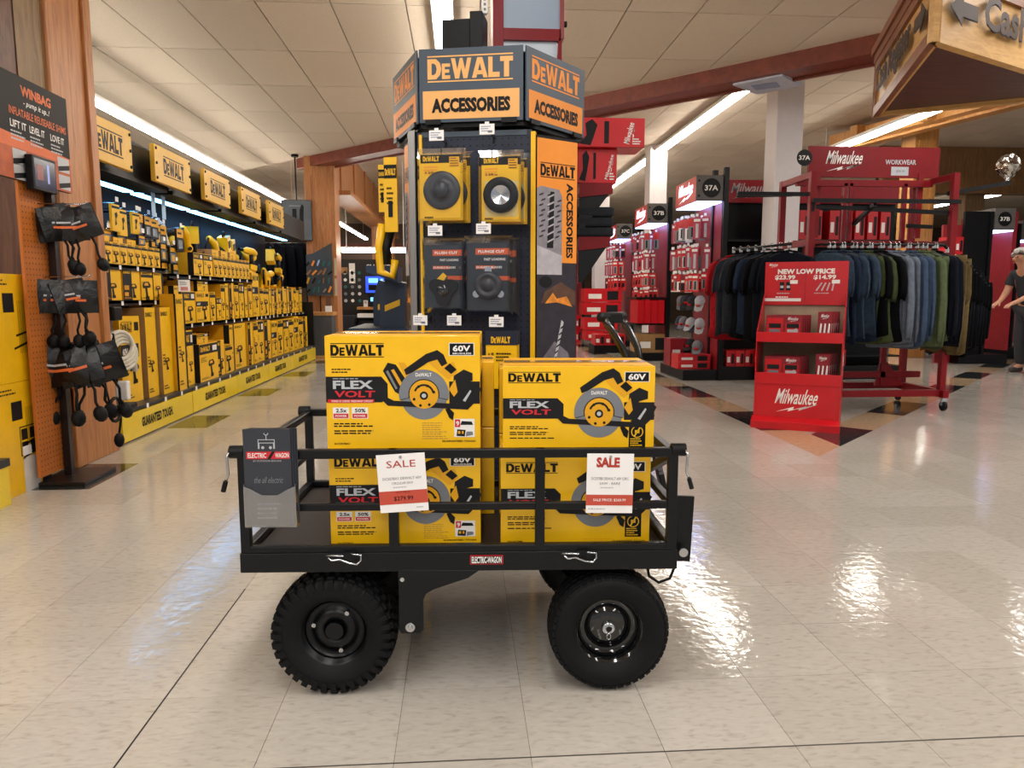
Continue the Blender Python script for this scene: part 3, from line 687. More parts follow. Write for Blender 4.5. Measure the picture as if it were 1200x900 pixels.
# ---------------------------------------------------------------- price cards and brochures on the rail
def price_card(x, z, rz, w, h, label, serif, l1, l2, price, pl):
    o = bpy.data.objects.new('price_card', None)
    m_ = MB().box(-w/2, w/2, -.0008, .0008, -h/2, h/2, PAPER); o = m_.build('price_card', None, cart_pt(x, -HY-.0075, z)); o.rotation_euler = (0, rz, CRZ)
    tag(o, label, 'price card', 'sale price cards on the wagon rail')
    a = Art().frame((0, -.0012, 0), (1,0,0), (0,0,1), .0003)
    a.text('SALE', -.3*w, .27*h, (.6 if not serif else .5)*w, (.12 if not serif else .17)*h, mat('dark_red_ink', 'b03428', .5), 1, .0 if not serif else .05)
    a.text(l1, -.4*w, .06*h, .8*w, .045*h, GRY, 1, .0); a.text(l2, -.22*w, -.02*h, .44*w, .042*h, GRY, 1, .0); a.lines(-.2*w, -.06*h, .4*w, 1, .02*h, .018*h, LGRY, 1, 3)
    b = mat('brick_red_ink', 'c04a38', .5)
    a.rect(-w/2, (-.36 if not serif else -.37)*h, w/2, (-.13 if not serif else -.19)*h, b, 1)
    if pl: a.text('SALE PRICE:', -.15*w, -.17*h, .3*w, .025*h, BLK, 2, 0); a.text(price, -.2*w, -.31*h, .4*w, .085*h, BLK, 2, .01)
    else: a.text('SALE PRICE: '+price, -.35*w, -.305*h, .7*w, .05*h, WHT, 2, .01)
    a.lines(-.45*w if not pl else .25*w, -.42*h, .5*w if not pl else .2*w, 1, .02*h, .02*h, LGRY, 1, 7); a.build('print', o)
    MB().cyl((0, -.003, h*.45), (0, .0008, h*.45), .004, CHROME, 10).build('grommet', o)
price_card(-.146, .582, rad(-3.5), .124, .152, 'white price card with thin lettering hanging left of the first upright', False, 'DCS578X1 DEWALT 60V', 'CIRCULAR SAW', '$279.99', True)
price_card(.388, .577, rad(.8), .121, .157, 'white price card with bold serif lettering hanging right of the second upright', True, 'DCS578B DEWALT 60V CIRC', 'SAW - BARE', '$260.99', False)
bx, bz, bw, bh = -.476, .49, .118, .085
hold = thing('brochure_holder', 'clear acrylic brochure holder clipped to the left end of the wagon rail', 'brochure holder', cart_pt(bx, -HY-.006, bz-.012), CRZ)
q = MB(); t = .0015
q.box(-bw/2-.006, bw/2+.006, -.032, -.032+t, 0, .06, ACRYL); q.prism([(-bw/2-.006, .06), (bw/2+.006, .06), (bw/2+.006, .105), (bw/2-.012, .098), (.02, .082), (-.02, .082), (-bw/2+.012, .098), (-bw/2-.006, .105)], -.032, -.032+t, ACRYL)
q.build('front_pocket', hold)
MB().box(-bw/2-.006, bw/2+.006, -.032, 0, -t, 0, ACRYL).build('bottom', hold)
MB().box(-bw/2-.006, -bw/2-.006+t, -.03, 0, 0, .11, ACRYL).build('side_wall', hold); MB().box(bw/2+.006-t, bw/2+.006, -.03, 0, 0, .11, ACRYL).build('side_wall', hold)
MB().box(-bw/2-.006, bw/2+.006, -t, 0, 0, .2, ACRYL).build('back', hold)
for k in range(4):
    o = MB().box(-bw/2, bw/2, -.0012, .0012, .002, .25, mat('brochure_cover', '2a2f38', .32, var=.05, coat=.3)).build('brochure', None, cart_pt(bx+.004*(k-1), -HY-.0308+k*.006, bz-.012), CRZ+rad(.5-k*.4))
    tag(o, ['dark grey wagon brochure at the front of the clear holder', 'second dark grey wagon brochure from the front of the holder', 'third dark grey wagon brochure from the front of the holder', 'rearmost dark grey wagon brochure in the clear holder'][k], 'brochure', 'brochures in the clear holder')
    if k == 0:
        a = Art().frame((0, -.0014, 0), (1,0,0), (0,0,1), .0002)
        a.rect(-.052, .174, .056, .193, RED, 1); a.poly([(.0, .174), (.012, .193), (.02, .193), (.008, .174)], CHAR, 2); a.text('ELECTRIC', -.048, .177, .046, .0125, WHT, 2, .02); a.text('WAGON', .02, .177, .034, .0125, WHT, 2, .02)
        a.text('BY OUTDOOR EDISONS', -.035, .167, .07, .004, LGRY, 1, 0)
        a.frame_rect(-.022, .214, .02, .224, .0018, LGRY, 1); a.rect(-.022, .2, -.018, .215, LGRY, 1); a.rect(.016, .2, .02, .215, LGRY, 1); a.rect(-.002, .224, .0, .236, LGRY, 1); a.arc(-.001, .24, .004, .006, 180, 360, LGRY, 1, 8); a.oval(-.01, .203, .004, .004, LGRY, 1, 8); a.oval(.009, .203, .004, .004, LGRY, 1, 8)
        a.text('the all electric', -.036, .112, .072, .016, GRY, 1, 0, .2); a.lines(-.03, .06, .06, 4, .012, .004, LGRY, 1, 2); a.build('print', o)

# ---------------------------------------------------------------- the accessory tower
TC = (.121, 3.311); TRZ = rad(-12)
def tow(x, y, z=0):
    c, s = math.cos(TRZ), math.sin(TRZ); return (TC[0]+x*c-y*s, TC[1]+x*s+y*c, z)
tw = thing('accessory_tower', 'tall six-sided peg board tower with printed grey and orange header standing behind the wagon', 'display stand', (TC[0], TC[1], 0), TRZ)
HS = .42; AP = HS*math.sqrt(3)/2
SLATE = mat('slate_header', '3f4c5a', .4, var=.03)
hexp = [(HS*math.cos(rad(60*k-120)), HS*math.sin(rad(60*k-120))) for k in range(6)]
MB().prism([(x*.97, y*.97) for x, y in hexp], 1.712, 1.732, BLK, 'z').build('header_underside', tw)
MB().prism([(x*.97, y*.97) for x, y in hexp], 1.98, 1.985, BLK, 'z').build('header_top', tw)
for k in range(6):
    a_ = Vector((*hexp[k], 0)); b_ = Vector((*hexp[(k+1) % 6], 0)); u = (b_-a_).normalized(); n = Vector((u.y, -u.x, 0))
    p = MB(); p.bar(a_+u*.006+Vector((0,0,1.867)), b_-u*.006+Vector((0,0,1.867)), .006, .275, SLATE)
    o = p.build('header_panel', tw)
    a = Art().frame(a_+n*.0035+Vector((0,0,1.7295)), u, (0,0,1), .0008)
    a.rect(.02, .012, HS-.02, .118, ORG_LIT if k == 0 else ORG, 1); a.text('ACCESSORIES', .055, .035, HS-.11, .055, BLK, 2, .055)
    a.logo(.04, .15, HS-.085, .098, ORG_LIT if k == 0 else ORG, 1); a.build('header_print', o)
    MB().bar(a_+u*.03+n*.004+Vector((0,0,1.73)), a_+u*.09+n*.004+Vector((0,0,1.73)), .012, .018, BPLA).build('panel_clip', o); MB().bar(b_-u*.09+n*.004+Vector((0,0,1.73)), b_-u*.03+n*.004+Vector((0,0,1.73)), .012, .018, BPLA).build('panel_clip', o)
MB().cyl((0,0,.0), (0,0,1.7), .03, BSTEEL, 12).build('centre_post', tw)
MB().prism([(x*1.02, y*1.02) for x, y in hexp], .04, .1, BSTEEL, 'z').prism([(x*.9, y*.9) for x, y in hexp], 0, .04, BPLA, 'z').build('base', tw)
# pegboard faces
def peg(p0, p1, z0, z1, m, holes=True):
    p0, p1 = Vector((*p0, 0)), Vector((*p1, 0)); u = (p1-p0).normalized(); L = (p1-p0).length; n = Vector((u.y, -u.x, 0))
    o = MB().bar(p0-n*.004+Vector((0,0,(z0+z1)/2)), p1-n*.004+Vector((0,0,(z0+z1)/2)), .006, z1-z0, m).build('peg_panel', tw)
    if holes:
        a = Art().frame(p0-n*.0006+Vector((0,0,z0)), u, (0,0,1), .0004); i = .0125
        while i < L-.01:
            j = .02
            while j < z1-z0-.01: a.rect(i-.0028, j-.0028, i+.0028, j+.0028, BLK, 1); j += .0254
            i += .0254
        stuff(a.build('peg_holes', o))
    return o
PF = -.335
peg((-.225, PF), (.235, PF), .1, 1.7, NAVY)
peg((-.31, .12), (-.27, -.28), .1, 1.7, NAVY, False); peg((.36, -.12), (.3, .25), .1, 1.7, NAVY, False); peg((.25, .3), (-.25, .3), .1, 1.7, NAVY, False)
MB().box(.232, .25, PF-.012, PF+.03, .1, 1.69, YELP).build('edge_strip', tw); MB().box(-.215, -.203, PF-.01, PF+.0, .1, 1.69, YELP).build('edge_strip', tw)
MB().box(-.262, -.232, PF-.005, PF+.04, .08, 1.71, ALU).build('corner_post', tw, bevel=.003)
MB().box(-.205, .215, PF-.002, PF+.0, 1.68, 1.70, SLATE).build('cross_rail', tw)
# right graphic panel
g0 = Vector((.256, PF+.0, 0)); g1 = Vector((.405, PF+.135, 0)); u = (g1-g0).normalized(); n = Vector((u.y, -u.x, 0)); GW = (g1-g0).length
MB().bar(g0-n*.006+Vector((0,0,1.19)), g1-n*.006+Vector((0,0,1.19)), .008, .98, CHAR).build('graphic_panel', tw)
def graphic(o_, u, wv, zb, zt, mirrored=False):
    a = Art().frame(o_+Vector((0,0,zb)), u, (0,0,1), .0006); H = zt-zb; W = wv
    ash = mat('print_ash', '8c8790', .45, var=.15, scale=40); dk = mat('print_dark', '2a2630', .4, var=.3, scale=20); gl = mat('print_flame', 'e08a2c', .4, var=.3, scale=40); pale = mat('print_pale', 'b5b1b8', .45, var=.2, scale=20); br = mat('print_brown', '5a3c2c', .45, var=.3, scale=25)
    a.rect(0, H*.5, W, H, ORG, 1); a.rect(0, 0, W, H*.5, dk, 1)
    a.logo(W*.08, H*.845, W*.86, H*.06, BLK, 2)
    a.poly([(0, H*.45), (W*.62, H*.45), (W*.62, H*.77), (W*.55, H*.8), (W*.1, H*.81), (0, H*.8)], ash, 2)
    for k in range(26):
        y = H*(.6+.19*(k//3)/9); x = W*(.04+.2*(k % 3)+.05*((k//3) % 2)); a.poly([(x, y), (x+W*.1, y+.006), (x+W*.12, y+.014), (x+W*.02, y+.008)], dk, 3)
    a.poly([(W*.24, H*.56), (W*.32, H*.79), (W*.42, H*.79), (W*.4, H*.56)], CHAR, 4)
    for k in range(7): a.poly([(W*.25, H*(.58+.03*k)), (W*.41, H*(.595+.03*k)), (W*.41, H*(.602+.03*k)), (W*.25, H*(.587+.03*k))], pale, 5)
    a.poly([(0, H*.45), (W*.62, H*.45), (W*.62, H*.53), (0, H*.57)], pale, 4)
    s = Art().frame(o_+Vector((0,0,zb))+u*W*.93+Vector((0,0,H*.83)), (0,0,-1), u, .0006); s.text('ACCESSORIES', 0, -W*.2, H*.31, W*.17, BLK, 2, .04); a.v, a.f, a.mi, a.sm, mats0 = a.v, a.f, a.mi, a.sm, a.mats
    off = len(a.v); a.v += s.v; a.f += [tuple(off+i for i in f) for f in s.f]; a.mi += [a.mid(BLK)]*len(s.f); a.sm += s.sm
    a.poly([(W*.1, H*.33), (W*.55, H*.35), (W*.98, H*.32), (W*.98, H*.38), (W*.6, H*.42), (W*.2, H*.38)], br, 2)
    a.poly([(W*.2, H*.33), (W*.5, H*.335), (W*.9, H*.315), (W*.75, H*.36), (W*.5, H*.35), (W*.4, H*.375)], gl, 3); a.oval(W*.22, H*.42, W*.16, H*.025, CHAR, 3, 12)
    a.poly([(W*.05, H*.02), (W*.5, 0), (W*.95, H*.03), (W*.8, H*.12), (W*.45, H*.17), (W*.15, H*.1)], mat('print_dust', '6d6872', .5, var=.35, scale=16), 2); a.poly([(W*.28, H*.05), (W*.5, H*.02), (W*.75, H*.05), (W*.5, H*.1)], pale, 3)
    a.poly([(W*.4, H*.06), (W*.46, H*.06), (W*.68, H*.25), (W*.62, H*.26)], LGRY, 4)
    for k in range(6): a.poly([(W*(.42+.035*k), H*(.09+.026*k)), (W*(.5+.035*k), H*(.1+.026*k)), (W*(.5+.035*k), H*(.107+.026*k)), (W*(.42+.035*k), H*(.097+.026*k))], CHAR, 5)
    return a
graphic(g0-n*.0015, u, GW, .71, 1.67).build('graphic_print', tw)
l1 = Vector((-.265, PF+.03, 0)); l0 = Vector((-.315, PF+.125, 0)); ul = (l1-l0).normalized(); nl = Vector((ul.y, -ul.x, 0))
MB().bar(l0-nl*.006+Vector((0,0,1.19)), l1-nl*.006+Vector((0,0,1.19)), .008, .98, CHAR).build('graphic_panel', tw); graphic(l0-nl*.0015, ul, (l1-l0).length, .71, 1.67).build('graphic_print', tw)

# hooks with price tags, packs on them
def hook(x, z, ln, label):
    t = thing('peg_hook', label, 'hook', tow(x, PF, z), TRZ, 'wire hooks with white price tags on the tower')
    MB().tube([(0, -.002, 0), (0, -ln, 0), (0, -ln-.005, .008)], .0028, CHROME, 6).build('wire', t)
    MB().box(-.004, .004, -.004, 0, -.018, .012, BPLA).build('peg_clip', t)
    c = MB().box(-.028, .028, -ln-.0075, -ln-.0062, -.02, .018, PAPER).box(-.008, .008, -ln-.0075, -ln-.0062, .018, .026, PAPER).build('price_tag', t)
    a = Art().frame((0, -ln-.0077, 0), (1,0,0), (0,0,1), .0003); a.lines(-.022, .01, .04, 3, .008, .0028, mat('tag_blue', '5a6a9a', .5), 1, int(x*100)+int(z*10)); a.rect(.003, -.014, .02, -.006, GRY, 1); a.build('tag_print', c)
def clam(x, z, y, w, h, style, label, grp):
    t = thing('blister_pack', label, 'blister pack', tow(x, PF-y, z), TRZ, grp)
    c = MB().box(-w/2, w/2, -.001, .001, -h, 0, YEL if style < 2 else mat('slate_card', '262e38', .4, var=.1)).build('backing_card', t)
    a = Art().frame((0, -.0014, -h), (1,0,0), (0,0,1), .0003)
    if style < 2:
        a.rect(-w/2, h*.86, w/2, h*.99, CHAR, 1); a.logo(-w*.44, h*.885, w*.38, h*.075, YEL, 2, lines=False); a.rect(w*.18, h*.8, w*.42, h*.95, YEL2, 2); a.lines(w*.2, h*.93, w*.2, 4, .009, .003, BLK, 3, 4); a.lines(-w*.42, h*.81, w*.4, 3, .011, .0045, ORG, 2, 5); a.text('2 3/8 in', -w*.4, h*.7, w*.3, h*.035, BLK, 2, .02); a.lines(-w*.42, h*.06, w*.3, 1, .01, .006, BLK, 2, 3)
        if style == 1: a.oval(0, h*.4, w*.45, w*.45, SILVER, 2, 28); a.rect(-w*.42, h*.08, w*.42, h*.62, mat('pale_yellow', 'd8c27a', .4), 1)
    else:
        a.rect(-w*.3, h*.8, w*.5, h*.89, mat('burnt_orange', 'c8562c', .45), 1); a.text('PLUNGE CUT' if style == 3 else 'FLUSH CUT', -w*.24, h*.825, w*.62, h*.04, WHT, 2, .03); a.text('FAST LOADING', -w*.1, h*.72, w*.5, h*.035, WHT, 1, .02); a.rect(-w*.3, h*.6, w*.16, h*.65, mat('burnt_orange', 'c8562c', .45), 1); a.text('DURABLE BLADES', -w*.28, h*.61, w*.6, h*.03, WHT, 2, .02)
        a.rect(w*.1, h*.44, w*.5, h*.5, mat('burnt_orange', 'c8562c', .45), 1)
        if style == 2: a.poly([(-w*.2, h*.45), (-w*.02, h*.55), (w*.08, h*.5), (-w*.05, h*.38)], YELP, 1)
    a.build('card_print', c)
    p = MB()
    if style == 0: p.lathe([(0, -.028), (.028, -.028), (.03, -.022), (.032, -.012), (.05, -.01), (.066, -.012), (.072, -.006), (.072, 0)], mat('saw_disc_grey', '33363d', .4, var=.1), 32, (0, 0, -h*.55))
    elif style == 1: p.lathe([(.036, -.02), (.06, -.026), (.066, -.02), (.066, 0)], BPLA, 32, (0, 0, -h*.6)); p.lathe([(0, -.008), (.036, -.018)], CHROME, 24, (0, 0, -h*.6))
    elif style == 2:
        pts = []
        for k in range(30):
            q = 2*math.pi*k/30+.5; r = .05+.012*math.cos(3*(q-.5)); pts.append((r*math.cos(q), -h*.72+r*math.sin(q)))
        p.prism(pts, -.02, 0, BPLA); p.lathe([(0, -.024), (.02, -.03), (.024, -.02)], BGLOSS, 20, (0, 0, -h*.72))
    else:
        p.lathe([(0, -.03), (.018, -.03), (.022, -.024), (.03, -.022), (.036, -.03), (.05, -.026), (.054, -.012), (.054, 0)], mat('saw_disc_grey', '33363d', .4, var=.1), 32, (0, 0, -h*.63))
        for q in (90, 215, 325): p.cyl((.058*math.cos(rad(q)), -.006, -h*.63+.058*math.sin(rad(q))), (.058*math.cos(rad(q)), 0, -h*.63+.058*math.sin(rad(q))), .014, CHROME, 12)
    p.build('tool_bit', t)
    k = MB(); d_ = .034; e = .012
    k.add([(-w/2-e,-.002,-h-e),(w/2+e,-.002,-h-e),(w/2+e,-.002,e*1.6),(-w/2-e,-.002,e*1.6),(-w/2+.004,-d_,-h+.006),(w/2-.004,-d_,-h+.006),(w/2-.004,-d_,-.012),(-w/2+.004,-d_,-.012)],
          [(4,5,6,7),(0,1,5,4),(1,2,6,5),(2,3,7,6),(3,0,4,7)], CLEAR)
    k.build('clear_shell', t)
packs = [(-.097, 1.595, .165, .25, 0, 'grinding disc pack with grey round disc and dark cup centre'), (.132, 1.582, .15, .245, 1, 'pack with black ring and silver centre in a clear shell'),
         (-.093, 1.262, .145, .255, 2, 'slate pack with three-cornered black cutter plate'), (.082, 1.268, .165, .27, 3, 'slate pack with round grey disc and three bright lugs')]
for x, z, w, h, st, nm in packs:
    for k in range(2):
        clam(x+.02*k*(1 if st != 2 else -.4), z-.006*k, .12-.04*k, w, h, st, ['front ', 'rear '][k]+nm, 'blister packs hanging on the tower')
for i, (x, z, lb) in enumerate(((-.107, 1.655, 'wire hook and tag above the grey disc packs'), (.085, 1.672, 'wire hook and tag above the black ring packs'), (-.117, 1.305, 'wire hook and tag above the three-cornered cutter packs'), (.07, 1.31, 'wire hook and tag above the bright-lugged disc packs'),
                   (-.18, .965, 'lowest wire hook and tag nearest the aluminium corner post'), (-.046, .965, 'lowest wire hook and tag in the middle of the peg board'), (.118, .96, 'lowest wire hook and tag nearest the yellow edge strip'))):
    hook(x, z, .15, lb)
for x, lb in ((.135, 'small navy topped yellow pack at the bottom right of the peg board'), ):
    for k in range(2):
        t = MB().box(-.06, .06, -.012, .012, -.22, 0, YEL).box(-.062, .062, -.014, .014, -.05, .004, NAVY).build('accessory_pack', None, tow(x, PF-.13+k*.05, .92), TRZ)
        a = Art().frame((0, -.0145, -.22), (1,0,0), (0,0,1), .0004); a.logo(-.04, .177, .075, .025, YEL, 1, lines=False); a.text('1"', -.05, .11, .02, .03, BLK, 1, .02); a.lines(-.02, .14, .06, 3, .013, .006, BLK, 1, 2); a.build('print', t)
        tag(t, ('front ' if k == 0 else 'rear ')+lb, 'pack', 'small packs low on the tower')
# goods on the tower's left side
def goods(name, label, cat, mb, x, y, z, rz=0, group=None, bevel=0):
    o = mb.build(name, None, (x, y, z), rz, bevel); return tag(o, label, cat, group)
def blade_card(h, w):
    b = MB().box(-w/2, w/2, -.005, .005, 0, h, YEL); a = Art().frame((0, -.0056, 0), (1,0,0), (0,0,1), .0004); a.rect(-w/2, h*.72, w/2, h*.9, BLK, 1); a.logo(-w*.42, h*.76, w*.84, h*.09, YEL, 2, lines=False); a.lines(-w*.3, h*.6, w*.6, 4, .02, .008, BLK, 1); a.rect(-w*.2, h*.2, w*.15, h*.42, CHAR, 1)
    o = len(b.v); b.v += a.v; b.f += [tuple(o+i for i in f) for f in a.f]; b.mi += [b.mid(a.mats[k]) for k in a.mi]; b.sm += a.sm; return b
goods('blade_card', 'tall yellow blade card leaning out from the tower left side', 'pack', blade_card(.3, .055), -.283, 3.12, 1.32, rad(-14))
goods('blade_card', 'pale yellow blade card set further back on the tower left side', 'pack', blade_card(.2, .035), -.335, 3.3, 1.42, rad(-10))
q = MB(); q.tube([(-.02, 0, .2), (-.035, 0, .1), (-.03, 0, 0), (.02, 0, -.02), (.03, 0, .05)], .018, YELP, 8); q.tube([(.02, 0, .19), (-.005, 0, .1), (0, 0, .03)], .02, BPLA, 8)
goods('jigsaw_pack', 'yellow and black curved grip tool hanging on the tower left side', 'tool', q, -.31, 3.2, 1.16)
goods('navy_shelf', 'dark blue display shelf sticking out left of the tower', 'shelf', MB().prism([(-.15, 0), (.0, -.05), (.0, .03), (-.15, .03)], -.15, .15, mat('navy_shelf', '21344e', .4)), -.3, 3.72, 1.17)
for k in range(2):
    q = MB().prism([(-.06, 0), (.06, 0), (.065, .22), (-.03, .24), (-.06, .14)], -.1, .1, mat('navy_case', '1c2c42', .45)); q.prism([(-.035, .08), (.04, .11), (.04, .14), (-.035, .11)], -.103, .103, YELP)
    goods('tool_case', ['navy tool case with yellow band low left of the tower', 'navy tool case standing behind the yellow-banded case'][k], 'case', q, -.33-.07*k, 3.78+.32*k, .9, rad(-6))
pl = thing('display_plinth', 'dark low plinth carrying navy tool cases left of the tower', 'plinth', (-.38, 3.95, 0), 0); MB().box(-.16, .15, -.3, .32, 0, .9, BPLA).build('body', pl, bevel=.005); MB().box(-.17, .16, -.31, .33, .885, .899, mat('navy_shelf', '21344e', .4)).build('top', pl)
# on top of the header
goods('speaker_box', 'black box resting on top of the tower header', 'box', MB().box(-.1, .02, -.06, .06, 0, .225, BPLA).box(.021, .075, -.07, .06, 0, .25, BPLA), .04, 3.3, 1.986, TRZ, bevel=.003)
t = thing('power_strip', 'white power strip hanging on its cord above the tower', 'power strip', (.112, 3.3, 2.25))
MB().box(-.012, .012, -.012, .012, 0, .075, WHT).build('body', t, bevel=.003); MB().tube([(0, 0, .075), (.004, 0, .2), (0, 0, CEIL-2.25)], .0025, WHT, 6).build('cord', t)
for k in range(3): MB().box(-.005, .005, -.0135, -.012, .012+.02*k, .022+.02*k, GRY).build('socket', t)
goods('wire_bundle', 'small brass clip standing on the header rim', 'clip', MB().box(-.008, .008, -.008, .008, 0, .035, mat('brass', '9a7d3c', .3, metal=1)).box(-.02, .0, -.01, .01, 0, .012, BLK), -.11, 3.05, 1.986)
# red hanging sign box behind
t = thing('red_display_topper', 'red framed sign box with pale blue panels rising behind the tower', 'sign', (.31, 3.72, 2.06))
PB = mat('pale_blue_panel', '94a4b8', .35, var=.03); PW = mat('pale_white_panel', 'cfdbe6', .3, var=.03)
MB().box(-.15, -.1, -.12, .14, 0, 1.36, REDM).build('left_stile', t, bevel=.002); MB().box(-.1, .165, -.11, -.09, .24, 1.0, PB).build('upper_panel', t); MB().box(.165, .185, -.12, .14, .2, 1.36, mat('red_edge', '8a3a3a', .4)).build('right_stile', t)
MB().box(-.1, .17, -.12, -.085, .19, .242, REDM).build('cross_bar', t); MB().box(-.1, .155, -.1, -.09, .0, .19, PW).build('lower_panel', t)
MB().prism([(.155, .05), (.175, .1), (.175, .2), (.16, .2), (.155, .12), (.11, 0), (.13, 0)], -.12, -.08, REDM).build('corner_gusset', t); MB().cyl((.186, -.1, .27), (.2, -.1, .27), .014, BLK, 10).build('bulb_holder', t)
# red tool rack behind the tower, right side
rk = thing('red_tool_rack', 'red steel rack with sloping shelves behind the tower right side', 'rack', (.6, 3.95, 0))
MB().box(-.04, .02, -.03, .03, 0, 2.0, REDM).build('upright', rk, bevel=.003)
MB().box(-.2, .2, -.25, .25, 0, .08, REDM).build('base', rk, bevel=.004)
for z, ln, m in ((1.57, .17, REDM), (1.305, .16, REDM), ):
    MB().prism([(0, z-.02), (ln, z), (ln, z+.05), (0, z+.05)], -.2, .12, m).build('shelf', rk); MB().prism([(.0, z-.18), (.02, z-.18), (ln*.9, z), (0, z)], -.19, -.17, BSTEEL).build('bracket', rk)
def redbox(w, d_, h, pic):
    b = MB().box(0, w, 0, d_, 0, h, REDC)
    a = Art().frame((0, -.0005, 0), (1,0,0), (0,0,1), .0004)
    a.poly([(w*.04, h*.1), (w*.2, h*.05), (w*.24, h*.3), (w*.3, h*.75), (w*.22, h*.95), (w*.12, h*.8), (w*.14, h*.4)], BLK, 1); a.rect(w*.4, h*.12, w*.47, h*.88, BLK, 1)
    s = Art().frame((w*.72, -.0005, h*.1), (.25, 0, 1), (-1, 0, .0), .0004); s.script(0, -w*.1, h*.8, w*.14, WHT, 1)
    a.lines(w*.82, h*.3, w*.14, 3, h*.08, h*.04, WHT, 1)
    for q in (a, s):
        o = len(b.v); b.v += q.v; b.f += [tuple(o+i for i in f) for f in q.f]; b.mi += [b.mid(q.mats[k]) for k in q.mi]; b.sm += q.sm
    return b
goods('red_tool_carton', 'red tool carton jutting out at the top behind the tower header', 'box', redbox(.34, .2, .14, 0), .58, 3.72, 1.792, 0, 'red cartons on the rack behind the tower', .002)
goods('red_tool_carton', 'shorter red tool carton under the topmost jutting carton', 'box', redbox(.2, .2, .169, 1), .59, 3.76, 1.6215, 0, 'red cartons on the rack behind the tower', .002)
for k in range(3):
    goods('folded_trousers', ['top dark folded trousers in the pile behind the tower', 'middle dark folded trousers in the pile behind the tower', 'bottom dark folded trousers in the pile behind the tower'][k], 'trousers',
          MB().box(.0, .2, 0, .2, 0, .0485, mat('navy_cloth', '10141d', .8, var=.2, scale=40, bump=.2)), .58, 3.76, 1.3565+.05*(2-k), rad(-2+k), 'pile of dark folded trousers', .012)

# ---------------------------------------------------------------- left: the yellow tool wall
def merge(b, a):
    o = len(b.v); b.v += a.v; b.f += [tuple(o+i for i in f) for f in a.f]; b.mi += [b.mid(a.mats[k]) for k in a.mi]; b.sm += a.sm; return b
GX = -2.4; SH = -2.55; BACK = -3.15
BAYS = [(5.29, 6.68), (6.69, 8.0), (8.01, 9.3), (9.31, 10.6), (10.61, 12.3)]
gon = []
for k, (y0, y1) in enumerate(BAYS):
    t = thing('tool_shelf_bay', ['nearest black shelving bay of the yellow tool wall beside the wood pillar', 'second black shelving bay from the wood pillar along the tool wall', 'third black shelving bay from the wood pillar along the tool wall',
               'fourth black shelving bay from the wood pillar along the tool wall', 'last black shelving bay of the tool wall before the aisle end'][k], 'shelving', (GX, y0, 0), 0, 'bays of the yellow tool wall')
    L = y1-y0; X = lambda x: x-GX
    MB().box(X(BACK)-.04, X(BACK), 0, L, 0, 2.3, DKPEG).build('back_panel', t)
    MB().box(X(BACK), -.03, 0, L, .0, .215, BLK).build('plinth', t)
    kp = MB().box(-.03, 0, .02 if k == 0 else .003, L-.003, .012, .205, mat('yellow_kick_plate', 'f0cf22', .3, var=.03, coat=.3)).build('kick_plate', t, bevel=.002)
    a = Art().frame((.0006, 0, 0), (0,1,0), (0,0,1)); a.text('GUARANTEED TOUGH.', L*.24, .075, .6, .075, BLK, 1, .05); a.build('lettering', kp)
    MB().box(X(BACK), -.0, 0, L, .215, .24, mat('shelf_edge_grey', '2a2a2d', .4)).build('deck_shelf', t, bevel=.002)
    if k == 0: shelves = [(1.02, SH-.02), (1.29, SH-.02)]
    else: shelves = [(.795, SH)]+([(1.25, SH)] if k < 3 else [])
    for z, x in shelves:
        s = MB().box(X(BACK), X(x), .005, L-.005, z-.022, z, BPLA).box(X(x)-.004, X(x), .005, L-.005, z-.04, z+.002, BPLA).build('shelf', t)
        for q in range(4 if k < 3 else 6):
            yy = L*(.14+.22*q if k < 3 else .08+.16*q); MB().box(X(x)+.0005, X(x)+.003, yy, yy+.035, z-.037, z-.004, PAPER).build('price_strip_tag', s)
        for yy in (.1, L-.12): MB().prism([(X(BACK), z-.1), (X(x)-.1, z-.022), (X(BACK), z-.022)], yy, yy+.004, BPLA).build('bracket', s)
    for q in range(4): MB().box(-.001, .003, L*(.06+.25*q), L*(.06+.25*q)+.035, .205, .24, PAPER).build('price_strip_tag', t)
    # header
    MB().box(X(-2.75), X(-2.52), 0, L, 1.96, 2.24, BPLA).build('header_box', t)
    hd = MB().box(X(-2.74), X(-2.5), .05, L-.05, 1.93, 1.96, BPLA).build('lamp_tray', t)
    MB().box(X(-2.86), X(-2.78), .06, L-.06, 1.93, 1.945, mat('cool_led', (.16, .5, 1), emit=9, var=0)).build('lamp_strip', hd)
    MB().box(X(-2.88), X(-2.75), .04, L-.04, 1.945, 1.99, BPLA).build('lamp_cover', hd)
    c = [5.46, 6.56, 7.70, 8.89, 10.06][k]-y0; hw = .39 if k else .3
    sg = MB().box(-.05, -.012, c-hw, c+hw, 1.965, 2.255, mat('yellow_sign', 'e0b03c', .4, var=.03)).build('brand_sign', t, bevel=.004)
    a = Art().frame((-.0112, c, 2.11), (0,1,0), (0,0,1)); a.logo(-.22 if k else -.29, -.08, .44, .16, BLK, 1)
    a.build('lettering', sg)
    bt = MB()
    for yy in (c-hw+.03, c+hw-.03):
        for zz in (1.995, 2.11, 2.225): MB().cyl((-.0115, yy, zz), (-.004, yy, zz), .012, BLK, 8).build('sign_bolt', sg)
    gon.append(t)
MB().box(X(BACK), -.02, L-.01, L+.02, 0, .95, BPLA).build('end_panel', gon[-1]); MB().box(X(BACK)-.04, X(BACK)+.05, -.03, 0, 0, 2.3, BPLA).box(X(BACK), -.03, -.022, 0, 0, .215, BPLA).build('end_panel', gon[0])

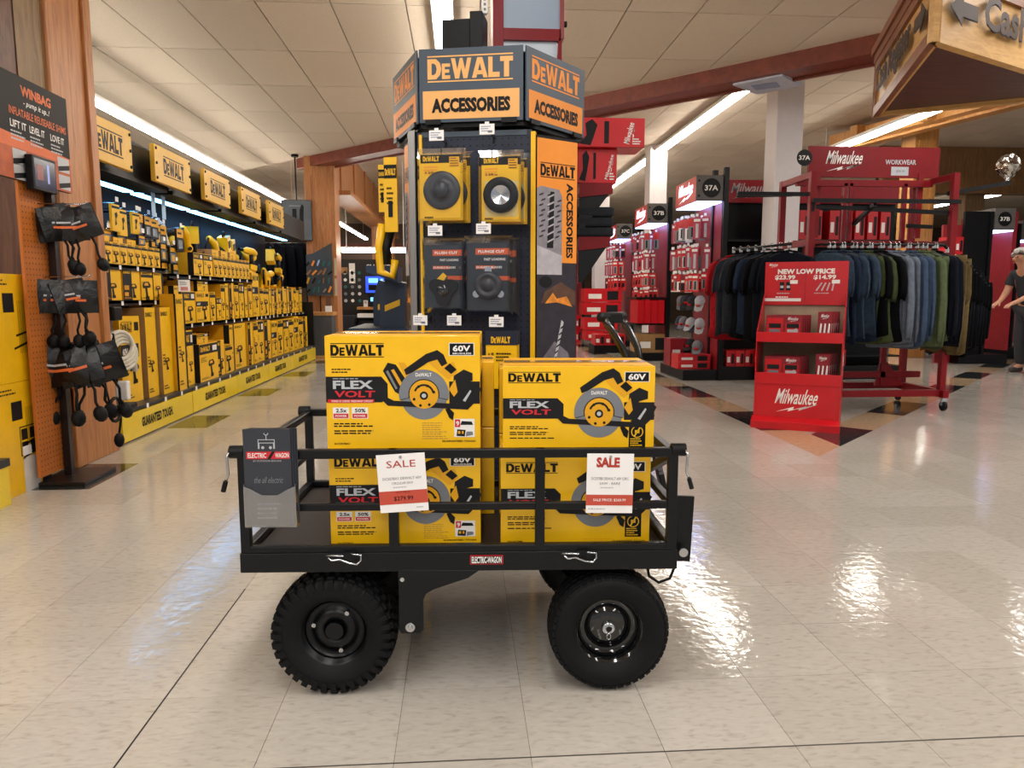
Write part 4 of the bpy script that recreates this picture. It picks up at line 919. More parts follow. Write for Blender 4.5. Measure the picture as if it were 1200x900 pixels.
CART_N = [0]; cart_cache = {}
def carton_mesh(w, d_, h, st):                    # front faces +x, width along y
    key = (round(w, 2), round(d_, 2), round(h, 2), st)
    if key in cart_cache: return cart_cache[key]
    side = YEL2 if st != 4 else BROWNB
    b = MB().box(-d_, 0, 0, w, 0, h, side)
    a = Art().frame((.0005, 0, 0), (0,1,0), (0,0,1), .0008); r = random.Random(hash(key) % 999)
    a.rect(0, 0, w, h, YEL, 0)
    if st == 0:      # black top band
        a.rect(0, h*.72, w, h*.98, CHAR, 1); a.logo(w*.06, h*.79, w*.5, h*.13, YEL, 2, lines=False); a.rect(w*.7, h*.78, w*.94, h*.92, WHT, 2)
    elif st == 1:    # yellow with logo and band
        a.logo(w*.06, h*.82, w*.55, h*.12, BLK, 1); a.rect(w*.72, h*.83, w*.94, h*.93, BLK, 1); a.rect(0, h*.52, w*.9, h*.68, CHAR, 1); a.text('60V', w*.08, h*.56, w*.25, h*.08, WHT, 2, .03)
    elif st == 2:    # narrow black stripe on the side
        a.rect(w*.82, 0, w, h, CHAR, 1); s = Art().frame((.0005, w*.95, h*.96), (0,0,-1), (0,1,0), .0008); s.logo(0, -w*.1, min(h*.45, .3), w*.1, YEL, 2, lines=False); a.logo(w*.05, h*.9, w*.7, h*.05, BLK, 1, lines=False)
    elif st == 3:    # black left half
        a.rect(0, 0, w*.52, h, CHAR, 1); a.logo(w*.05, h*.86, w*.4, h*.09, YEL, 2, lines=False); a.rect(w*.08, h*.35, w*.34, h*.48, YEL2, 2); a.rect(w*.08, h*.14, w*.3, h*.26, YEL2, 2)
    elif st == 4: a.logo(w*.08, h*.9, w*.6, h*.05, BLK, 1, lines=False)
    else: a.rect(0, h*.8, w, h*.9, CHAR, 1); a.logo(w*.1, h*.91, w*.7, h*.07, BLK, 1, lines=False)
    # tool silhouette
    cx, cy = w*(.6 if st in (0, 1, 3) else .42), h*(.36 if st != 5 else .4); q = min(w, h)*(.23 if st != 5 else .34)
    for pts in ([(-1, .3), (-.7, .75), (.6, .8), (1.1, .45), (1.0, .15), (.2, .1), (-.9, .05)], [(-.35, .1), (.15, .1), (.35, -.9), (-.2, -1.0)], [(-.3, -.85), (.6, -.8), (.65, -1.2), (-.35, -1.25)]):
        a.poly([(cx+x*q, cy+y*q) for x, y in pts], CHAR, 3)
    a.poly([(cx+x*q, cy+y*q) for x, y in [(-.6, .35), (-.4, .65), (.4, .65), (.5, .35)]], YEL2, 4)
    a.lines(w*.06, h*.64 if st in (0, 5) else h*.46, w*.3, 4, h*.035, h*.016, BLK if st != 3 else YEL2, 2, r.randint(0, 99)); a.lines(w*.06, h*.1, w*.5, 2, h*.03, h*.015, BLK if st != 3 else YEL2, 2, 4)
    merge(b, a)
    s = Art().frame((-d_/2, -.0005, 0), (1,0,0), (0,0,1), .0008)       # the end that faces back up the aisle
    dk = BLK if st != 4 else CHAR
    if d_ > .12: s.lines(-d_*.4, h*.85, d_*.7, 2, h*.05, h*.03, dk, 1, 8); q = min(d_, h)*.2; s.poly([(x*q-d_*.05, h*.45+y*q) for x, y in [(-1, .3), (-.7, .75), (.6, .8), (1.1, .45), (.3, .1), (.35, -.9), (-.2, -1), (-.35, .1), (-.9, .05)]], dk, 1); s.lines(-d_*.35, h*.2, d_*.5, 3, h*.03, h*.015, dk, 1, 3); s.rect(d_*.38, 0, d_*.5, h, CHAR if st in (0, 2) else side, 1)
    merge(b, s)
    cart_cache[key] = b.mesh('tool_carton'); return cart_cache[key]
def carton(y, z, w, d_, h, st, label, group, x=SH-.015, rz=0):
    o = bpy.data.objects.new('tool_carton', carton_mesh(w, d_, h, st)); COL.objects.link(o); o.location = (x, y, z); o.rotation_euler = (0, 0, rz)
    return tag(o, label, 'box', group)
g_ = 'yellow tool cartons on the lower long shelf'
row = [(6.82, .12, .4, .35, 2), (6.99, .34, .4, .3, 0), (7.36, .37, .45, .3, 1), (7.76, .17, .4, .3, 5), (7.96, .14, .35, .24, 0), (8.12, .12, .4, .38, 5), (8.26, .13, .4, .39, 2), (8.41, .14, .4, .4, 3), (8.58, .16, .4, .38, 5), (8.76, .2, .4, .4, 0), (8.98, .14, .4, .36, 2), (9.14, .15, .4, .39, 5), (9.32, .3, .45, .54, 1)]
y = 9.65; r = random.Random(4)
while y < 12.1: w = r.choice((.13, .16, .2, .26)); row.append((y, w, .4, r.uniform(.34, .4), r.choice((5, 3, 2, 5, 0)))); y += w+.015
row += [(12.05, .22, .4, .36, 1)] if y < 12.05 else []
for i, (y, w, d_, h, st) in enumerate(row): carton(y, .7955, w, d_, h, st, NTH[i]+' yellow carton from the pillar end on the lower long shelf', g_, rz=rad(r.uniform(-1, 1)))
carton(7.42, .7955+.301, .3, .3, .1, 0, 'small flat carton lying on top of the third carton of the lower long shelf', g_)
carton(7.0, .7955+.301, .0+.12, .3, .1, 0, 'little carton lying on top of the second carton of the lower long shelf', g_)
g_ = 'yellow tool cartons on the bottom deck'
deck = [(5.62, .34, .3, .66, 1, -2.52), (6.02, .2, .55, .72, 4, -2.5), (6.24, .22, .5, .72, 4, -2.47), (6.47, .2, .13, .83, 2, -2.425), (6.78, .2, .45, .5, 0, -2.48), (7.05, .52, .42, .36, 0, -2.45), (7.6, .24, .4, .36, 3, -2.47), (7.87, .24, .4, .3, 5, -2.47), (8.13, .15, .5, .5, 2, -2.5), (8.3, .42, .5, .505, 4, -2.5),
        (8.75, .2, .45, .5, 3, -2.48), (8.98, .2, .45, .5, 5, -2.48), (9.2, .3, .45, .505, 0, -2.5), (9.55, .3, .45, .5, 3, -2.5), (9.9, .3, .45, .48, 1, -2.5), (10.23, .3, .45, .48, 5, -2.5), (10.56, .3, .45, .48, 0, -2.5), (10.89, .3, .45, .48, 5, -2.5), (11.22, .3, .45, .5, 1, -2.5), (11.55, .3, .45, .46, 5, -2.5), (11.88, .3, .45, .48, 3, -2.5)]
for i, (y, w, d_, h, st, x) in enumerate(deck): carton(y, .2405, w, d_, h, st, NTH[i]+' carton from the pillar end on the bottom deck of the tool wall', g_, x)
carton(7.06, .2405+.361, .3, .3, .09, 0, 'flat carton lying on the wide carton of the bottom deck', g_, -2.47); carton(6.26, .2405+.721, .4, .5, .13, 4, 'brown carton lying across the tall brown cartons of the bottom deck', g_, -2.6) if 0 else None
g_ = 'tool cartons on the nearest bay shelves'
for i, (y, w, h, st) in enumerate(((5.5, .34, .24, 3), (5.87, .3, .24, 3), (6.2, .22, .23, 5), (6.44, .2, .23, 2))): carton(y, 1.0205, w, .3, h, st, NTH[i]+' carton from the wood pillar on the nearest bay middle shelf', g_, SH-.035)
for i in range(10): carton(5.36+i*.125, 1.2905, .118, .2, .165, 5, NTH[i]+' small carton from the wood pillar along the nearest bay top shelf', g_, SH-.035)
for i in range(5): carton(5.4+i*.23, 1.2905+.1655, .16, .12, .045, 4, NTH[i]+' flat pack on top of the small cartons of the nearest bay', g_, SH-.08)
g_ = 'tool cartons on the upper long shelf'
for i, (y, w, h) in enumerate(((7.35, .26, .22), (7.63, .26, .22))): carton(y, 1.2505, w, .45, h, 0, ['first wide carton from the pillar on the upper long shelf', 'second wide carton from the pillar on the upper long shelf'][i], g_, SH-.015)
for i in range(9): carton(7.93+i*.145, 1.2505, .138, .3, .22, 5, NTH[i]+' narrow carton past the wide pair on the upper long shelf', g_, SH-.015)
for i in range(3): carton(8.0+i*.3, 1.2505+.2205, .22, .15, .07, 4, NTH[i]+' flat carton lying on the narrow cartons of the upper long shelf', g_, SH-.05)
carton(7.0, 1.4, .3, .25, .18, 4, 'brown carton on the hook bar left of the upper long shelf', g_, SH-.35)

# hanging packs and tools above the shelves
def hang_card(w, h, st):
    key = ('hc', w, h, st)
    if key in cart_cache: return cart_cache[key]
    b = MB().box(-.02, .0, 0, w, -h, 0, YEL if st == 0 else CHAR); a = Art().frame((.0006, 0, -h), (0,1,0), (0,0,1), .0008)
    if st == 0: a.rect(0, h*.84, w, h*.93, CHAR, 1); a.poly([(w*.3, h*.2), (w*.55, h*.25), (w*.5, h*.45), (w*.7, h*.6), (w*.6, h*.72), (w*.3, h*.65), (w*.4, h*.45)], CHAR, 1)
    elif st == 1: a.rect(0, h*.6, w, h, YEL2, 1); a.rect(w*.2, h*.1, w*.8, h*.5, SILVER, 1); a.rect(w*.1, h*.75, w*.7, h*.85, BLK, 2)
    else: a.rect(w*.1, h*.08, w*.9, h*.6, SILVER, 1); a.rect(w*.1, h*.68, w*.9, h*.92, YEL2, 1); a.rect(w*.3, h*.15, w*.7, h*.5, YEL2, 2)
    merge(b, a); b.tube([(-.3, w/2, .01), (-.01, w/2, .01), (.01, w/2, .025)], .004, CHROME, 5); b.box(.012, .014, w/2-.025, w/2+.025, .02, .055, PAPER)
    cart_cache[key] = b.mesh('hanging_pack'); return cart_cache[key]
g_ = 'packs hanging above the tool wall shelves'; i = 0
rr = random.Random(11)
for zz, y0, y1, sts, hh in ((1.74, 5.35, 6.1, (0,), .2), (1.72, 6.2, 6.75, (0, 1), .17), (1.68, 6.8, 7.3, (1, 1, 2), .2), (1.52, 6.72, 7.2, (2,), .16), (1.36, 6.75, 7.25, (2,), .2), (1.56, 5.6, 6.3, (2,), .08)):
    y = y0; n = 0
    while y < y1:
        w = rr.choice((.13, .16)); o = bpy.data.objects.new('hanging_pack', hang_card(w, hh, rr.choice(sts))); COL.objects.link(o); o.location = (-2.66+rr.uniform(-.06, .05), y, zz+rr.uniform(-.02, .02)); y += w+.02
        tag(o, NTH[n]+' pack from the pillar in the '+{1.74: 'top cluster under the first lamp', 1.72: 'top cluster where the second lamp begins', 1.68: 'dark cluster past the top yellow packs', 1.52: 'upper clear cluster beside the wide cartons', 1.36: 'lower clear cluster beside the wide cartons', 1.56: 'low cluster above the small cartons'}[zz], 'pack', g_); n += 1
def drill(kind):
    b = MB()
    if kind == 0:      # pistol drill
        b.tube([(0, -.12, .0), (0, -.06, .01), (0, .06, .01), (0, .12, 0)], [.02, .045, .05, .03], YELP, 10); b.tube([(0, .03, 0), (0, .05, -.1), (0, .055, -.16)], [.03, .027, .03], BPLA, 8); b.box(-.045, .045, .0, .12, -.23, -.16, YELP); b.cyl((0, -.19, 0), (0, -.12, 0), .02, BPLA, 10)
    elif kind == 1:    # long grip saw
        b.tube([(0, -.1, .06), (0, .0, .02), (0, .08, -.1), (0, .1, -.22)], [.035, .045, .035, .03], YELP, 10); b.box(-.04, .04, .04, .16, -.3, -.22, BPLA); b.tube([(0, -.1, .06), (0, -.14, -.06), (0, -.1, -.14)], .015, BPLA, 8)
    elif kind == 2:    # vacuum hose and white nozzle
        b.tube([(0, -.08, .1), (0, -.02, .14), (0, .05, .1), (0, .06, 0), (0, .1, -.14)], [.03, .035, .03, .028, .03], WHT, 10); b.ball((0, -.06, .09), .05, YELP)
    elif kind == 3: b.box(-.06, .06, -.09, .09, -.1, .08, YELP).box(-.065, .065, -.06, .06, -.05, .03, BPLA).tube([(0, -.05, .08), (0, -.03, .13), (0, .03, .13), (0, .05, .08)], .012, BPLA, 6)
    else: b.tube([(0, -.1, 0), (0, 0, .06), (0, .1, 0), (0, .06, -.12), (0, -.06, -.12)], [.03, .05, .04, .05, .03], BPLA, 10); b.ball((.02, .02, -.02), .05, YELP)
    return b
tools = [(7.35, 1.62, 2), (7.55, 1.62, 4), (7.85, 1.66, 1), (8.1, 1.7, 3), (8.3, 1.66, 0), (8.6, 1.62, 1), (8.9, 1.66, 3), (9.15, 1.6, 0), (9.45, 1.66, 3), (9.7, 1.56, 4), (9.95, 1.62, 0), (10.2, 1.55, 1), (10.5, 1.6, 4), (9.3, 1.38, 4), (9.65, 1.34, 3), (9.95, 1.36, 0), (10.25, 1.34, 4), (10.6, 1.36, 1), (10.9, 1.4, 4), (11.2, 1.36, 0), (11.5, 1.42, 4), (11.0, 1.62, 3), (11.4, 1.62, 0), (8.0, 1.53, 0), (8.75, 1.54, 4), (10.75, 1.25, 3), (11.7, 1.3, 1)]
tk = {0: 'yellow pistol drill', 1: 'yellow long grip saw', 2: 'white hose nozzle tool', 3: 'yellow boxy sander', 4: 'black rounded power tool'}
tools.sort(); cnt = {}
tm = {k: drill(k).mesh('power_tool') for k in tk}
for y, z, k in tools:
    cnt[k] = cnt.get(k, 0)+1
    o = bpy.data.objects.new('power_tool', tm[k]); COL.objects.link(o); o.location = (-2.82+rr.uniform(-.08, .08), y, z); o.rotation_euler = (rr.uniform(-.3, .3), 0, rr.uniform(-.5, .5)); o.scale = (.98,)*3
    tag(o, (NTH[cnt[k]-1] if k != 2 else 'only')+' '+tk[k]+' from the pillar end hanging under the blue lit headers', 'power tool', 'tools hanging on the tool wall')
for i, (y, z, x) in enumerate(((6.98, 1.2, -2.53), (5.42, .97, -2.55))):
    o = MB().box(-.001, .001, -.05, .05, -.13, 0, PAPER).build('shelf_flag', None, (x, y, z), rad(-60)); o.rotation_euler = (0, rad(-35), rad(-70)); a = Art().frame((.0016, 0, 0), (0,1,0), (0,0,1), .0004); a.rect(-.03, -.12, .03, -.08, mat('pink_ink', 'd88a8a', .5), 1); a.lines(-.035, -.02, .07, 3, .015, .007, GRY, 1); a.build('print', o)
    tag(o, ['white price flag sticking out of the upper long shelf end', 'white price flag sticking out beside the wood pillar'][i], 'price tag')
for k in range(2):
    o = MB().box(-.001, .001, -.04, .04, -.2, 0, mat('pale_blue_card', 'a9cbe8', .4)).build('hanging_tag', None, (-2.62, 6.62+.22*k, 1.93)); tag(o, ['pale blue hanging tag under the lamp, closer to the pillar', 'pale blue hanging tag under the lamp, further from the pillar'][k], 'tag')
# vacuum cleaner on the bottom deck
t = thing('shop_vacuum', 'white and black upright vacuum with coiled hose at the pillar end of the deck', 'vacuum cleaner', (-2.47, 5.46, .2405))
MB().box(-.1, .08, -.1, .09, .0, .04, BPLA).build('base', t, bevel=.01); MB().cyl((-.03, -.03, .04), (-.03, -.03, .66), .018, CHROME, 12).build('pole', t); MB().box(-.07, .03, -.08, .05, .64, .74, BPLA).build('handle_head', t, bevel=.01)
MB().box(-.03, .05, .0, .06, .06, .2, WHT).build('filter_bottle', t, bevel=.01); q = MB()
for k in range(4): q.tube([(.02+.085*math.cos(w_)*.5, .0+.1*math.cos(w_)+.02*k, .46+.025*k*-1+.1*math.sin(w_)) for w_ in [i*2*math.pi/16 for i in range(16)]], .016, mat('ivory_hose', 'd9d3c2', .5), 8, True)
q.build('coiled_hose', t); MB().tube([(.04, .1, .4), (.05, .14, .33), (.05, .15, .26)], .02, mat('ivory_hose', 'd9d3c2', .5), 8).build('nozzle', t); stuff(MB().tube([(.0, -.06, .55), (.03, -.08, .35), (0, -.05, .2)], .012, BPLA, 6).build('cable', t))

# tall cartons at the left edge
def tall(y, z, w, h, label, hi):
    o = MB().box(-.4, 0, 0, w, 0, h, YEL).build('tall_tool_carton', None, (-2.36, y, z), 0, .003); tag(o, label, 'box', 'tall cartons at the left edge')
    a = Art().frame((.0006, 0, 0), (0,1,0), (0,0,1)); a.rect(w*.8, 0, w, h, CHAR, 1)
    s = Art().frame((.0006, w*.86, h-.04), (0,0,-1), (0,1,0)); s.logo(.0, -.01, .2, .05, YEL, 2, lines=False)
    a.rect(w*.3, h-.2, w*.5, h-.1, CHAR, 1); a.lines(w*.1, h-.03, w*.35, 2, .02, .008, BLK, 1); 
    for k in range(5): a.rect(w*(.56+.03*k), h-.42, w*(.566+.03*k), h-.14, BLK, 1)
    a.poly([(w*.5, h*.42), (w*.78, h*.46), (w*.79, h*.48), (w*.5, h*.44)], BLK, 1); a.poly([(w*.45, h*.3), (w*.78, h*.36), (w*.79, h*.385), (w*.45, h*.32)], BLK, 1); a.rect(w*.77, h*.35, w*.79, h*.5, BLK, 2)
    if hi:
        a.frame_rect(w*.42, .2, w*.76, .36, .006, BLK, 1)
        for i in range(2):
            for j in range(2): a.rect(w*(.45+.16*i), .215+.07*j, w*(.57+.16*i), .275+.07*j, CHAR, 1)
        a.rect(w*.45, .2, w*.62, .25, PAPER, 2); a.rect(w*.45, .0, w*.76, .19, mat('clear_bag', 'd8d4cc', .2), 1)
    merge(a, s); a.build('print', o)
tall(3.84, 0, .47, .6, 'yellow carton on the floor at the left edge with a clear bag on its foot', True); tall(3.84, .601, .47, .57, 'upper of the two tall yellow cartons at the left edge', False)
t = thing('low_display_base', 'low yellow kick plate display base at the far left edge', 'display base', (-2.3, 3.2, 0)); MB().box(-.5, 0, 0, .62, 0, .2, mat('yellow_kick_plate', 'f0cf22')).build('kick_plate', t); MB().box(-.5, .006, 0, .625, .2, .24, mat('shelf_edge_grey', '2a2a2d')).build('shelf', t)
for k in range(3): carton(3.22+.2*k, .2405+.0, .19, .4, [.5, .5, .27][k], 5, ['furthest left yellow carton on the low display base', 'middle yellow carton on the low display base', 'short yellow carton on the low display base nearest the tall cartons'][k], 'cartons on the low display base', -2.34)
carton(3.4, .7415, .42, .4, .22, 1, 'carton on top of the pair on the low display base', 'cartons on the low display base', -2.345) 

# inflatable shim display stand
t = thing('shim_display_stand', 'freestanding display with orange peg board, printed header and a small screen', 'display stand', (-2.27, 4.37, 0))
PEGO = mat('orange_peg_board', 'bd6a22', .55, var=.05)
MB().box(-.12, .16, -.2, .18, 0, .02, mat('dark_brown_metal', '1d1413', .35)).build('base_plate', t, bevel=.003); MB().box(-.04, .0, -.02, .02, .02, 1.7, mat('dark_brown_metal', '1d1413')).build('post', t)
pg = MB().box(-.06, -.045, -.25, .01, .06, 1.84, PEGO).build('peg_board', t)
a = Art().frame((-.0445, -.25, .06), (0,1,0), (0,0,1)); i = .02
while i < .25:
    j = .03
    while j < 1.75: a.rect(i-.004, j-.004, i+.004, j+.004, mat('peg_hole', '5a2f10', .7), 1); j += .03
    i += .03
stuff(a.build('peg_holes', pg))
hd = MB().box(-.055, -.03, -.45, .27, 1.66, 2.2, mat('header_print', '14100f', .5, spec=.2)).build('header_sign', t)
a = Art().frame((-.0295, -.45, 1.66), (0,1,0), (0,0,1), .0008); H = .54; W = .72
OW = mat('orange_ink', 'd9692f', .5)
a.poly([(0, 0), (W, 0), (W, H*.36), (0, H*.44)], OW, 1); a.poly([(0, .0), (W, .0), (W, H*.3), (0, H*.3)], mat('burnt_ink', 'b5562a', .5, var=.2), 2)
a.text('WINBAG', W*.36, H*.82, W*.4, H*.1, OW, 1, .04); a.text('- pump it up..!', W*.38, H*.72, W*.34, H*.07, WHT, 1, .01, .3); a.text('INFLATABLE REUSEABLE SHIMS', W*.2, H*.61, W*.76, H*.075, OW, 1, .015)
for x, s in ((.2, 'LIFT IT'), (.44, 'LEVEL IT'), (.72, 'LOVE IT')): a.text(s, W*x, H*.49, W*.2, H*.07, WHT, 2, .02); a.lines(W*x, H*.46, W*.2, 3, H*.035, H*.015, LGRY, 2)
for x, y in ((.2, .14), (.2, -.0), (.8, .2), (.8, .02)): a.rect(W*x, H*y, W*(x+.17), H*(y+.15), LGRY, 3); a.poly([(W*x, H*y), (W*(x+.17), H*(y+.04)), (W*(x+.17), H*(y+.09)), (W*x, H*(y+.05))], CHAR, 4)
a.build('header_print', hd)
sc_ = MB().box(-.02, .02, -.22, .01, 1.62, 1.8, BPLA).build('screen', t, bevel=.004)
sa = Art().frame((.0206, -.205, 1.635), (0,1,0), (0,0,1)); sa.rect(0, 0, .2, .15, mat('screen_glow', '141838', .15, emit=.4, var=0), 1); sa.rect(.02, .04, .08, .12, mat('screen_red', '6a2a2a', .2, emit=.5, var=0), 2); sa.rect(.12, .03, .14, .13, mat('screen_white', '8088c0', .2, emit=.5, var=0), 2); sa.build('screen_picture', sc_)
def shim_bag(loc, rz, label, tail=True, tilt=0, k=1):
    t = thing('shim_bag', label, 'shim bag', loc, rz, 'black shim bags on the orange stand')
    t.rotation_euler = (rr.uniform(-.35, .35), tilt, rz); t.scale = (k*1.3, k, k)
    b = MB(); n = 6
    for (sx) in (1,):
        vs_ = []; 
        for j in range(n+1):
            for i in range(n+1):
                u_, v_ = i/n-.5, j/n-.5; th = .016*(1-(2*u_)**2)*(1-(2*v_)**2)+.003
                vs_.append((th, u_*.17, -.01-(v_+.5)*.17))
        m_ = len(vs_); vs2 = [(-x, y, z) for x, y, z in vs_]
        fs = [(j*(n+1)+i, j*(n+1)+i+1, (j+1)*(n+1)+i+1, (j+1)*(n+1)+i) for j in range(n) for i in range(n)]
        b.add(vs_, [f[::-1] for f in fs], BGLOSS2, True); b.add(vs2, fs, BGLOSS2, True)
    b.build('bag', t)
    a = Art().frame((.021, -.04, -.12), (0,1,0), (0,0,1)); a.rect(0, 0, .075, .012, OW, 1); a.rect(0, .025, .05, .034, LGRY, 1); a.build('print', t)
    if tail:
        MB().tube([(0, .02, -.17), (.01, .03, -.22), (.0, .015, -.27), (.005, .02, -.3)], .006, RUB, 6).build('hose', t); MB().ball((.005, .02, -.325), .028, RUB, 1, 1, 1.3, 10, 6).build('pump_bulb', t)
BGLOSS2 = mat('black_nylon', '08080a', .32, var=.3, scale=22, bump=.9)
tiers = [('top', 1.56), ('middle', 1.16), ('bottom', .79)]
for z, nm in ((1.56, 'top'), (1.16, 'middle'), (.79, 'bottom')):
    hk = MB().tube([(-.03, 0, 0), (.2, .06, .005), (.21, .062, .02)], .004, CHROME, 6).build('peg_hook', None, (-2.3, 4.29, z+.0)); tag(hk, nm+' wire hook of the orange display stand holding shim bags', 'hook', 'hooks of the orange stand')
    for k in range(5 if nm != 'bottom' else 6):
        shim_bag((-2.275+.032*k, 4.285+.012*k+(.03 if nm == 'bottom' else 0), z-.005), rad(-58+rr.uniform(-34, 26)+(20 if k == 3 and nm != 'top' else 0)), ['rearmost ', 'second ', 'third ', 'fourth ', 'fifth ', 'outermost '][k]+'black shim bag on the '+nm+' hook of the orange stand', tail=True, tilt=rr.uniform(-.25, .15), k=1.08 if nm != 'bottom' else 1.32)
t = thing('pump_hose', 'coiled black pump hose with bulb dangling below the lowest shim bags', 'hose', (-2.07, 4.5, .38))
MB().tube([(0, .075*math.cos(q*.42), .0+.07*math.sin(q*.42)) for q in range(31)], .01, RUB, 6).tube([(0, .075*math.cos(12.6), .07*math.sin(12.6)), (.0, .06, -.08), (.0, .03, -.15)], .007, RUB, 6).tube([(0, -.06, .03), (-.02, -.05, .12), (-.04, -.03, .22)], .006, RUB, 6).build('hose', t); MB().ball((0, .025, -.19), .03, RUB, 1, 1, 1.5, 10, 6).build('pump_bulb', t)

# ---------------------------------------------------------------- right: red end caps and gondola
GREYM = mat('grey_sign_metal', '5f5b59', .5, metal=.1, var=.08)
LED = mat('violet_led', (.36, .5, 1), emit=6, var=0)
PEGR = mat('red_peg_wall', '8c1420', .45, var=.1)
def number_disc(parent, o, ux, uy, txt, r=.115):
    a = Art().frame(o, ux, uy, .0012); a.oval(0, 0, r, r, BLK, 1, 24); a.text(txt, -r*.72, -r*.28, r*1.44, r*.56, WHT, 2, .02); return a.build('bay_number', parent)
pack_cache = {}
def pack_mesh(kind, w, h):
    key = (kind, round(w, 3), round(h, 3))
    if key in pack_cache: return pack_cache[key]
    c = [REDC, MAG, REDD, REDC, WHT, GRY][kind % 6]
    b = MB().box(-w/2, w/2, -.012, .0, -h, 0, c); a = Art().frame((0, -.0126, -h), (1,0,0), (0,0,1), .0008)
    if kind == 0: a.rect(-w*.32, h*.08, w*.32, h*.62, SILVER, 1); a.rect(-w*.12, h*.12, w*.12, h*.58, CHAR, 2); a.rect(-w*.4, h*.76, w*.3, h*.88, WHT, 1)
    elif kind == 1: a.rect(-w*.15, h*.05, w*.2, h*.7, LGRY, 1); a.rect(-w*.4, h*.8, w*.4, h*.92, WHT, 1)
    elif kind == 2: a.rect(-w*.4, h*.1, w*.4, h*.5, CHAR, 1); a.rect(-w*.35, h*.55, w*.35, h*.68, WHT, 1)
    elif kind == 3: a.poly([(-w*.3, h*.2), (w*.3, h*.3), (w*.2, h*.6), (-w*.2, h*.55)], BLK, 1); a.rect(-w*.3, h*.78, w*.35, h*.9, WHT, 1)
    else: a.rect(-w/2, h*.6, w/2, h, REDC, 1); a.rect(-w*.2, h*.1, w*.1, h*.55, CHAR, 1)
    merge(b, a); b.tube([(0, 0, .008), (.0, -.02, .012)], .004, CHROME, 4).box(-.016, .016, -.024, -.022, .01, .045, PAPER)
    pack_cache[key] = b.mesh('accessory_pack'); return pack_cache[key]
def cap_mesh(col):
    b = MB(); n = 10
    vs_ = []
    for j in range(6):
        t = j/5*math.pi/2
        for i in range(n): q = 2*math.pi*i/n; vs_.append((.085*math.cos(t)*math.cos(q), .1*math.cos(t)*math.sin(q), .1*math.sin(t)))
    b.add(vs_, [(j*n+i, j*n+(i+1) % n, (j+1)*n+(i+1) % n, (j+1)*n+i) for j in range(5) for i in range(n)], col, True)
    b.prism([(-.075, -.06), (-.06, -.16), (0, -.18), (.06, -.16), (.075, -.06)], -.004, .008, col, 'z'); b.box(-.03, .03, -.1, -.088, .02, .06, REDC); return b.mesh('baseball_cap')
CAPM = [cap_mesh(mat('cap_'+n, c, .85, var=.15, scale=40)) for n, c in (('grey', '63646a'), ('navy', '222a3a'), ('light', '9a9aa0'), ('black', '17181c'))]
def end_cap(x0, x1, y0, y1, num, nm, rows, caps, seed):
    """end of a gondola run: peg face at x1 looking to -x, number face at y0"""
    r = random.Random(seed)
    t = thing('end_cap_shelf', nm, 'shelving', (x1, y0, 0), 0, 'red end cap shelves')
    D = x0-x1; L = y1-y0
    MB().box(0, .05, 0, L, 0, 2.52, PEGR).build('peg_wall', t); MB().box(-.0, .06, -.03, .03, 0, 2.6, BPLA).build('upright', t, bevel=.003); MB().box(0, .06, L-.03, L+.03, 0, 2.55, BPLA).build('upright', t)
    MB().box(D-.1, 0, 0, L, 0, .13, BPLA).build('base', t, bevel=.004)
    hb = MB().box(D+.012, 0, .012, L*.85, 2.2, 2.5, mat('header_red', 'c43320', .4)).build('header_box', t, bevel=.004)
    MB().box(D, -.005, -.005, .012, 2.2, 2.505, GREYM).build('number_plate', hb); number_disc(hb, (D*.45, -.0065, 2.355), (1,0,0), (0,0,1), num)
    q = MB()
    for z in (2.26, 2.44): q.cyl((D*.9, -.012, z), (D*.9, -.004, z), .014, BLK, 8)
    q.build('plate_bolt', hb)
    a = Art().frame((D+.011, L*.8, 2.24), (0,-1,0), (0,0,1), .001); a.script(.08, .0, L*.6, .23, mat('lit_white_script', (.9, .9, 1), emit=1.6, var=0), 1); a.build('lettering', hb)
    MB().box(D+.02, -.01, .02, L*.83, 2.185, 2.199, LED).build('lamp_panel', hb)
    for ri, (z, n, w, h, kinds) in enumerate(rows):
        for i in range(n):
            k = r.choice(kinds); yy = y0+.06+(L-.1)*i/max(1, n-1)
            for dd in range(2):
                if dd == 1 and i % 2: continue
                o = bpy.data.objects.new('accessory_pack', pack_mesh(k, w, h)); COL.objects.link(o)
                o.location = (x1-.09-(.26 if dd == 0 else .13)*1.0+r.uniform(-.03, .03)+.05, yy+.05*dd, z+r.uniform(-.015, .015)); o.rotation_euler = (0, 0, rad(r.uniform(-48, -28)))
                tag(o, ('outer ' if dd == 0 else 'inner ')+NTH[i]+' pack from the front in hanging row '+str(['one', 'two', 'three', 'four', 'five', 'six'][ri])+' of end cap '+num, 'pack', 'packs hung on end cap '+num)
    for ri, (z, n) in enumerate(caps):
        for i in range(n):
            o = bpy.data.objects.new('baseball_cap', CAPM[r.randrange(4)]); COL.objects.link(o); o.location = (x1-.2+r.uniform(-.06, .04), y0+.12+(L-.2)*i/max(1, n-1), z); o.scale = (.8,)*3; o.rotation_euler = (rad(r.uniform(35, 65)), 0, rad(r.uniform(-60, -25)))
            tag(o, NTH[i]+' work cap from the front in '+['the upper', 'the middle', 'the lowest'][ri]+' cap row of end cap '+num, 'cap', 'work caps on end cap '+num)
    return t
e1 = end_cap(2.86, 3.2, 8.95, 10.0, '37A', 'nearest red end cap shelf, numbered 37A, with hanging packs and caps', [(2.02, 11, .095, .26, (0, 1, 1, 5, 4)), (1.66, 11, .085, .27, (0, 1, 1, 5)), (1.33, 10, .09, .22, (4, 2, 0, 0))], [(.98, 5), (.7, 5), (.42, 3)], 3)
